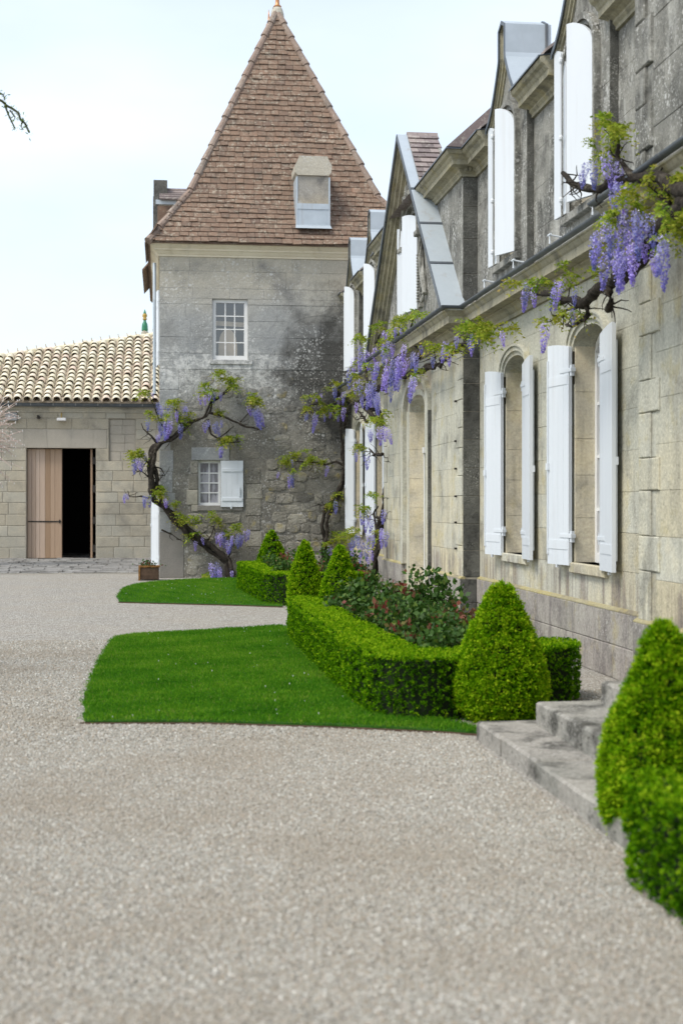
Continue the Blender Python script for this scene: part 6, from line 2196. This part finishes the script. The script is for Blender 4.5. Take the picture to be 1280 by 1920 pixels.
WC_LF=[(3.44, 10.71, 4.48), (3.44, 10.45, 4.37), (3.44, 10.58, 4.48), (3.44, 10.92, 4.38), (3.44, 11.06, 4.4), (3.44, 10.08, 3.8), (3.44, 10.39, 3.76), (3.44, 10.58, 3.82), (3.44, 9.85, 3.75), (3.44, 9.68, 3.83), (3.44, 9.42, 3.81), (3.44, 9.26, 3.72), (3.44, 9.37, 3.43), (3.44, 9.21, 3.44), (3.44, 13.15, 3.71), (3.44, 12.86, 3.69), (3.44, 12.4, 3.61), (3.44, 11.81, 3.56), (3.44, 11.5, 3.42), (3.44, 11.27, 3.36), (3.44, 12.23, 3.27), (3.44, 11.65, 3.15), (3.44, 10.96, 3.71), (3.44, 11.1, 3.68), (3.44, 10.27, 3.78), (3.44, 9.97, 3.82), (3.44, 10.78, 4.41), (3.44, 10.33, 4.38), (3.44, 9.17, 3.52), (3.44, 9.52, 3.42)]



def raceme_variant(seed):
    r_ = np.random.default_rng(seed)
    n = 260
    f = r_.random(n) ** 0.85
    prof = np.interp(f, [0, 0.12, 0.35, 0.7, 1.0], [0.6, 0.95, 1.0, 0.62, 0.12])
    th = r_.uniform(0, 2 * math.pi, n)
    rad = 0.058 * prof * np.sqrt(r_.uniform(0.25, 1, n))
    pts = np.column_stack([np.cos(th) * rad, np.sin(th) * rad, -0.3 * f])
    bend = (r_.normal(0, 0.03), r_.normal(0, 0.03))
    pts[:, 0] += bend[0] * f ** 2
    pts[:, 1] += bend[1] * f ** 2
    nr = np.column_stack([np.cos(th), np.sin(th), np.full(n, -0.35)])
    tone = 0.62 - 0.45 * f + r_.normal(0, 0.2, n)
    me = leaf_mesh('flower_cluster', pts, nr, r_.uniform(0.014, 0.027, n), tone, r_, 0.85, 0.45)
    me.materials.append(M['wist_flower'])
    return me


def spray_variant(seed):
    r_ = np.random.default_rng(seed)
    rr_ = random.Random(seed)
    P, Nn, S, Tn = [], [], [], []
    base = rr_.uniform(0.25, 0.6)
    for k in range(9):
        a = rr_.uniform(0, 6.28)
        L_ = rr_.uniform(0.10, 0.2)
        el = rr_.uniform(-0.5, 1.0)
        d = Vector((math.cos(a) * math.cos(el), math.sin(a) * math.cos(el), math.sin(el)))
        side = Vector((-math.sin(a), math.cos(a), 0))
        for i in range(6):
            f = (i + 1) / 6
            p = d * L_ * f + Vector((0, 0, -0.10 * f * f))
            for s in (-1, 1):
                P.append(tuple(p))
                Nn.append(tuple(side * s * 1.6 + d * 0.9 + Vector((0, 0, -0.55))))
                S.append(rr_.uniform(0.048, 0.072) * (1 - 0.3 * f))
                Tn.append(base + rr_.gauss(0, 0.16) + (0.2 if f > 0.8 else 0))
    me = leaf_mesh('leaf_spray', np.array(P), np.array(Nn), np.array(S), np.array(Tn), r_, 0.42, 1.0)
    me.materials.append(M['wist_leaf'])
    return me


RAC = [raceme_variant(300 + i) for i in range(7)]
SPR = [spray_variant(400 + i) for i in range(7)]


def resample(path, step):
    out = [Vector(path[0])]
    for a, b in zip(path, path[1:]):
        a, b = Vector(a), Vector(b)
        n = max(1, int((b - a).length / step))
        for i in range(1, n + 1):
            out.append(a.lerp(b, i / n))
    return out


def vine(parent, path, r0, r1, name, strands=1, depth_axis=1, seed=0, step=0.09, wob=0.03):
    r_ = random.Random(seed)
    P = resample(path, step)
    n = len(P)
    mb = MB()
    for k in range(strands):
        ph = 2 * math.pi * k / max(1, strands) + r_.uniform(0, 1)
        pts, rad = [], []
        for i, p in enumerate(P):
            f = i / max(1, n - 1)
            rr_ = r0 + (r1 - r0) * f
            w = Vector((mnoise.noise(p * 3.1 + Vector((k * 7, seed, 0))), mnoise.noise(p * 3.3 + Vector((9, k * 5, seed))), mnoise.noise(p * 2.9 + Vector((seed, 3, k))))) * wob * (2.2 if strands > 1 else 1.6)
            tw = Vector((0, 0, 0))
            if strands > 1:
                t = ph + i * 0.17 + 1.3 * mnoise.noise(p * 1.3 + Vector((seed, k, 2)))
                tw = Vector((math.cos(t), math.sin(t) * 0.8, 0.35 * math.sin(t + 1))) * rr_ * 0.75
            pts.append(p + w + tw)
            rad.append(max(0.004, rr_ * (0.62 if strands > 1 else 1.0) * (1 + 0.5 * mnoise.noise(p * 8 + Vector((k, 0, seed))))))
        mb.tube(pts, rad, 7)
    return mb.build(name, M['bark'], parent, smooth=True)


def dress(parent, flowers, leaves_, seed, jit, fat=1.0, extra=0.35, lsc=1.0):
    r_ = random.Random(seed)
    off_ = wloc(parent)
    for (x, y, z, ln_) in flowers:
        for rep in range(1 + (r_.random() < extra)):
            o = bpy.data.objects.new('flower_cluster', RAC[r_.randrange(7)])
            COL.objects.link(o)
            o.parent = parent
            k = ln_ / 0.3 * r_.uniform(1.05, 1.3)
            w = min(1.15, max(0.62, k * 1.15)) * fat
            j = (0.0 if rep == 0 else 1.0)
            o.location = Vector((x + r_.uniform(-1, 1) * jit[0] * (0.4 + j), y + r_.uniform(-1, 1) * jit[1] * (0.4 + j), z + j * r_.uniform(-0.08, 0.05))) - off_
            o.scale = (w, w, k)
            o.rotation_euler = (r_.uniform(-0.12, 0.12), r_.uniform(-0.12, 0.12), r_.uniform(0, 6.28))
    for (x, y, z) in leaves_:
        for rep in range(2):
            o = bpy.data.objects.new('leaf_spray', SPR[r_.randrange(7)])
            COL.objects.link(o)
            o.parent = parent
            k = r_.uniform(0.65, 1.15) * lsc
            o.location = Vector((x + r_.uniform(-1, 1) * jit[0] * 1.3, y + r_.uniform(-1, 1) * jit[1] * 1.0, z + r_.uniform(-0.09, 0.07))) - off_
            o.scale = (k, k, k)
            o.rotation_euler = (r_.uniform(-0.3, 0.3), r_.uniform(-0.3, 0.3), r_.uniform(0, 6.28))


wa = thing('wisteria', 'old wisteria curving up the left corner of the tower with sparse lilac flowers', 'wisteria', (1.5, 30.05, 0.0))
vine(wa, [(1.5, 29.95, -0.02)] + WA_TRUNK[1:12], 0.088, 0.08, 'trunk', 3, seed=2, step=0.07)
vine(wa, WA_TRUNK[10:], 0.066, 0.022, 'branch', 2, seed=3, step=0.07)
for i, p in enumerate(WA_BR):
    vine(wa, p, 0.028 if i < 4 else 0.019, 0.008, 'branch', 1, seed=10 + i, step=0.06)
def twiglets(parent, paths, n, seed, L0=0.22):
    r_ = random.Random(seed)
    mb = MB()
    for _ in range(n):
        p = r_.choice(paths)
        i_ = r_.randrange(len(p) - 1)
        a = Vector(p[i_]).lerp(Vector(p[i_ + 1]), r_.random())
        d = Vector((r_.gauss(0, 1), r_.gauss(0, 0.5), r_.gauss(0.1, 0.9))).normalized()
        pts = [a]
        for k in range(4):
            d = (d + Vector((r_.gauss(0, 0.4), r_.gauss(0, 0.3), r_.gauss(0, 0.4)))).normalized()
            pts.append(pts[-1] + d * L0 * r_.uniform(0.15, 0.4))
        mb.tube(pts, [0.009, 0.007, 0.006, 0.004, 0.003], 5)
    return mb.build('twigs', M['bark'], parent, kind='stuff')


twiglets(wa, [WA_TRUNK] + WA_BR, 90, 5)
dress(wa, WA_FL, WA_LF, 6, (0.08, 0.12), 0.9, 0.8, 1.2)

WB_TRUNK[0] = [(3.60, 24.50, -0.02), (3.64, 24.5, 0.45), (3.70, 24.48, 0.9), (3.84, 24.45, 1.4), (3.92, 24.45, 2.2), (3.88, 24.5, 2.9), (3.72, 24.9, 3.2)] + WB_TRUNK[0][10:]
wb = thing('wisteria', 'wisteria heavy with lilac flowers over the corner between tower and central pavilion', 'wisteria', (3.62, 23.3, 0.0))
for i, p in enumerate(WB_TRUNK):
    vine(wb, p, 0.075 if i == 0 else 0.03, 0.03 if i == 0 else 0.012, 'trunk' if i == 0 else 'branch', 2 if i == 0 else 1, seed=30 + i, step=0.09)
for i, p in enumerate(WB_BR):
    vine(wb, p, 0.07 if i == 0 else 0.026, 0.045 if i == 0 else 0.012, 'trunk' if i == 0 else 'branch', 2 if i == 0 else 1, seed=50 + i, step=0.08)
twiglets(wb, WB_TRUNK + WB_BR, 110, 6, 0.25)
dress(wb, WB_FL, WB_LF, 8, (0.10, 0.24), 0.82, 0.5, 1.0)

wc = thing('wisteria', 'wisteria branch with big lilac clusters hanging from the gutter at upper right', 'wisteria', (3.5, 9.1, 3.6))
for i, p in enumerate(WC_TRUNK):
    r0, r1 = ((0.055, 0.02), (0.03, 0.012), (0.07, 0.022), (0.04, 0.03), (0.028, 0.009), (0.018, 0.007), (0.04, 0.04), (0.018, 0.007))[i]
    vine(wc, p, r0, r1, 'branch', 1, seed=70 + i, step=0.05, wob=0.022)
vine(wc, [(3.5, 9.3, 3.62), (3.55, 8.6, 3.4), (3.6, 7.9, 2.6), (3.62, 7.6, 1.2), (3.6, 7.5, 0.43)], 0.075, 0.085, 'trunk', 2, seed=90, step=0.08)
twiglets(wc, WC_TRUNK, 60, 7, 0.16)
dress(wc, [f for k, f in enumerate(WC_FL) if k % 7 != 1], WC_LF[::2] + WC_LF[1::4], 9, (0.11, 0.06), 0.72, 0.0, 0.8)

# ================================================================== bare shrub at the left edge
bs = thing('bare_shrub', 'leafless shrub with pale pink drooping twigs in front of the barn', 'shrub', (-5.2, 36.0, 0.0))
m = MB()
m.tube([(-5.2, 36.0, -0.02), (-5.15, 36.0, 1.0), (-5.05, 36.0, 2.2)], [0.09, 0.07, 0.05], 8)
m.build('trunk', M['bark'], bs)
r9 = random.Random(14)
m = MB()
bd = MB()
for i in range(210):
    z0 = r9.uniform(1.4, 2.3)
    a = r9.uniform(-0.7, 0.7) + (math.pi if r9.random() < 0.35 else 0)
    reach = r9.uniform(0.7, 1.75)
    zt = r9.uniform(2.9, 4.1)
    ze = zt - r9.uniform(-0.6, 1.1)
    p0 = Vector((-5.1, 36.0, z0))
    pts = []
    for k in range(8):
        f = k / 7
        q0 = p0.lerp(Vector((-5.1 + math.cos(a) * reach * 0.45, 36 + math.sin(a) * reach * 0.45, zt)), f)
        q1 = Vector((-5.1 + math.cos(a) * reach * 0.45, 36 + math.sin(a) * reach * 0.45, zt)).lerp(Vector((-5.1 + math.cos(a) * reach, 36 + math.sin(a) * reach, ze)), f)
        p = q0.lerp(q1, f) + Vector((r9.gauss(0, 0.02), r9.gauss(0, 0.02), r9.gauss(0, 0.02)))
        pts.append(tuple(p))
        if k > 3:
            bd.lathe([(0.003, -0.02), (0.011, 0.0), (0.003, 0.025)], tuple(p), 5)
    m.tube(pts, [0.016 - 0.0015 * k for k in range(8)], 5)
m.build('twigs', M['twig'], bs, kind='stuff')
bd.build('buds', M['cable'], bs, kind='stuff')

# ================================================================== larch reaching in from the left
lc = thing('larch_tree', 'larch with one thin feathery branch tip reaching in at upper left', 'tree', (-4.6, 12.2, 0.0))
m = MB()
m.tube([(-4.6, 12.2, -0.05), (-4.55, 12.2, 2.5), (-4.6, 12.25, 5.5), (-4.58, 12.2, 8.5)], [0.2, 0.16, 0.11, 0.03], 10)
m.build('trunk', M['bark'], lc)
NP, NNn = [], []


def larch_branch(path, r0):
    P = resample(path, 0.05)
    m = MB()
    pp = [p + Vector((r9.gauss(0, 0.008), r9.gauss(0, 0.008), r9.gauss(0, 0.008))) for p in P]
    m.tube(pp, [r0 * (1 - 0.8 * i / len(P)) + 0.003 for i in range(len(P))], 5)
    m.build('branch', M['rose_stem'], lc)
    for p in pp:
        for _ in range(8):
            NP.append(tuple(p + Vector((r9.gauss(0, 0.012), r9.gauss(0, 0.012), r9.gauss(0, 0.012)))))
            NNn.append((r9.gauss(0, 1), r9.gauss(0, 1), r9.gauss(0, 1)))


larch_branch([(-4.55, 12.2, 5.6), (-3.2, 12.1, 5.65), (-2.1, 12.0, 5.3), (-1.45, 12.0, 4.95), (-1.27, 12.0, 4.85), (-1.19, 12.0, 4.78), (-1.12, 12.0, 4.69), (-1.08, 12.0, 4.63)], 0.03)
larch_branch([(-1.27, 12.0, 4.85), (-1.245, 12.0, 4.77), (-1.225, 12.0, 4.70), (-1.20, 12.0, 4.655)], 0.006)
larch_branch([(-1.235, 12.0, 4.82), (-1.215, 12.0, 4.76), (-1.21, 12.0, 4.71)], 0.004)
larch_branch([(-1.14, 12.0, 4.73), (-1.145, 12.0, 4.68), (-1.14, 12.0, 4.655)], 0.004)
larch_branch([(-1.5, 12.0, 5.0), (-1.38, 12.0, 4.99), (-1.30, 12.0, 4.93), (-1.28, 12.0, 4.89)], 0.006)
for k in range(9):
    a = r9.uniform(1.2, 5.0)
    z0 = 3.0 + k * 0.6
    larch_branch([(-4.58, 12.2, z0), (-4.58 + math.cos(a) * 1.0, 12.2 + math.sin(a) * 1.0, z0 + 0.1), (-4.58 + math.cos(a) * 2.0, 12.2 + math.sin(a) * 2.0, z0 - 0.35)], 0.028)
NP = np.array(NP) - np.array(lc.location)
me = leaf_mesh('needles', NP, np.array(NNn), rng.uniform(0.02, 0.045, len(NP)), rng.random(len(NP)), rng, 0.25, 1.0)
link('needles', me, M['larch'], lc, kind='stuff')

# ================================================================== loose gravel, stone by stone near the camera
def gravel_field(x0, x1, y0, y1, dens, size, seed):
    me = bpy.data.meshes.new('gravel')
    me.from_pydata([(x0, y0, 0.0), (x1, y0, 0.0), (x1, y1, 0.0), (x0, y1, 0.0)], [], [(0, 1, 2, 3)])
    o = link('gravel', me, M['pebble'], kind='stuff')
    ng = bpy.data.node_groups.new('gravel_scatter', 'GeometryNodeTree')
    ng.interface.new_socket('Geometry', in_out='INPUT', socket_type='NodeSocketGeometry')
    ng.interface.new_socket('Geometry', in_out='OUTPUT', socket_type='NodeSocketGeometry')
    N_ = ng.nodes.new
    gi, go_ = N_('NodeGroupInput'), N_('NodeGroupOutput')
    dp = N_('GeometryNodeDistributePointsOnFaces')
    dp.inputs['Density'].default_value = dens
    dp.inputs['Seed'].default_value = seed
    ip = N_('GeometryNodeInstanceOnPoints')
    ico = N_('GeometryNodeMeshIcoSphere')
    ico.inputs['Radius'].default_value = size
    ico.inputs['Subdivisions'].default_value = 2
    rr_ = N_('FunctionNodeRandomValue')
    rr_.data_type = 'FLOAT_VECTOR'
    rr_.inputs[0].default_value = (0, 0, 0)
    rr_.inputs[1].default_value = (6.28, 6.28, 6.28)
    rs = N_('FunctionNodeRandomValue')
    rs.data_type = 'FLOAT_VECTOR'
    rs.inputs[0].default_value = (0.45, 0.45, 0.35)
    rs.inputs[1].default_value = (1.3, 1.2, 0.9)
    rs.inputs['Seed'].default_value = 5
    sm = N_('GeometryNodeSetMaterial')
    sm.inputs['Material'].default_value = M['pebble']
    ng.links.new(gi.outputs[0], dp.inputs['Mesh'])
    ng.links.new(dp.outputs['Points'], ip.inputs['Points'])
    ng.links.new(ico.outputs['Mesh'], sm.inputs['Geometry'])
    ng.links.new(sm.outputs['Geometry'], ip.inputs['Instance'])
    ng.links.new(rr_.outputs[0], ip.inputs['Rotation'])
    ng.links.new(rs.outputs[0], ip.inputs['Scale'])
    ng.links.new(ip.outputs['Instances'], go_.inputs[0])
    md = o.modifiers.new('scatter', 'NODES')
    md.node_group = ng
    return o


gravel_field(-2.2, 2.03, 3.4, 9.35, 9500, 0.0071, 1)
gravel_field(-3.0, -0.62, 9.35, 16.5, 3800, 0.0095, 2)
gravel_field(-0.62, 2.0, 9.35, 10.3, 4000, 0.009, 3)
gravel_field(3.26, 3.95, 9.2, 11.6, 4000, 0.009, 4)
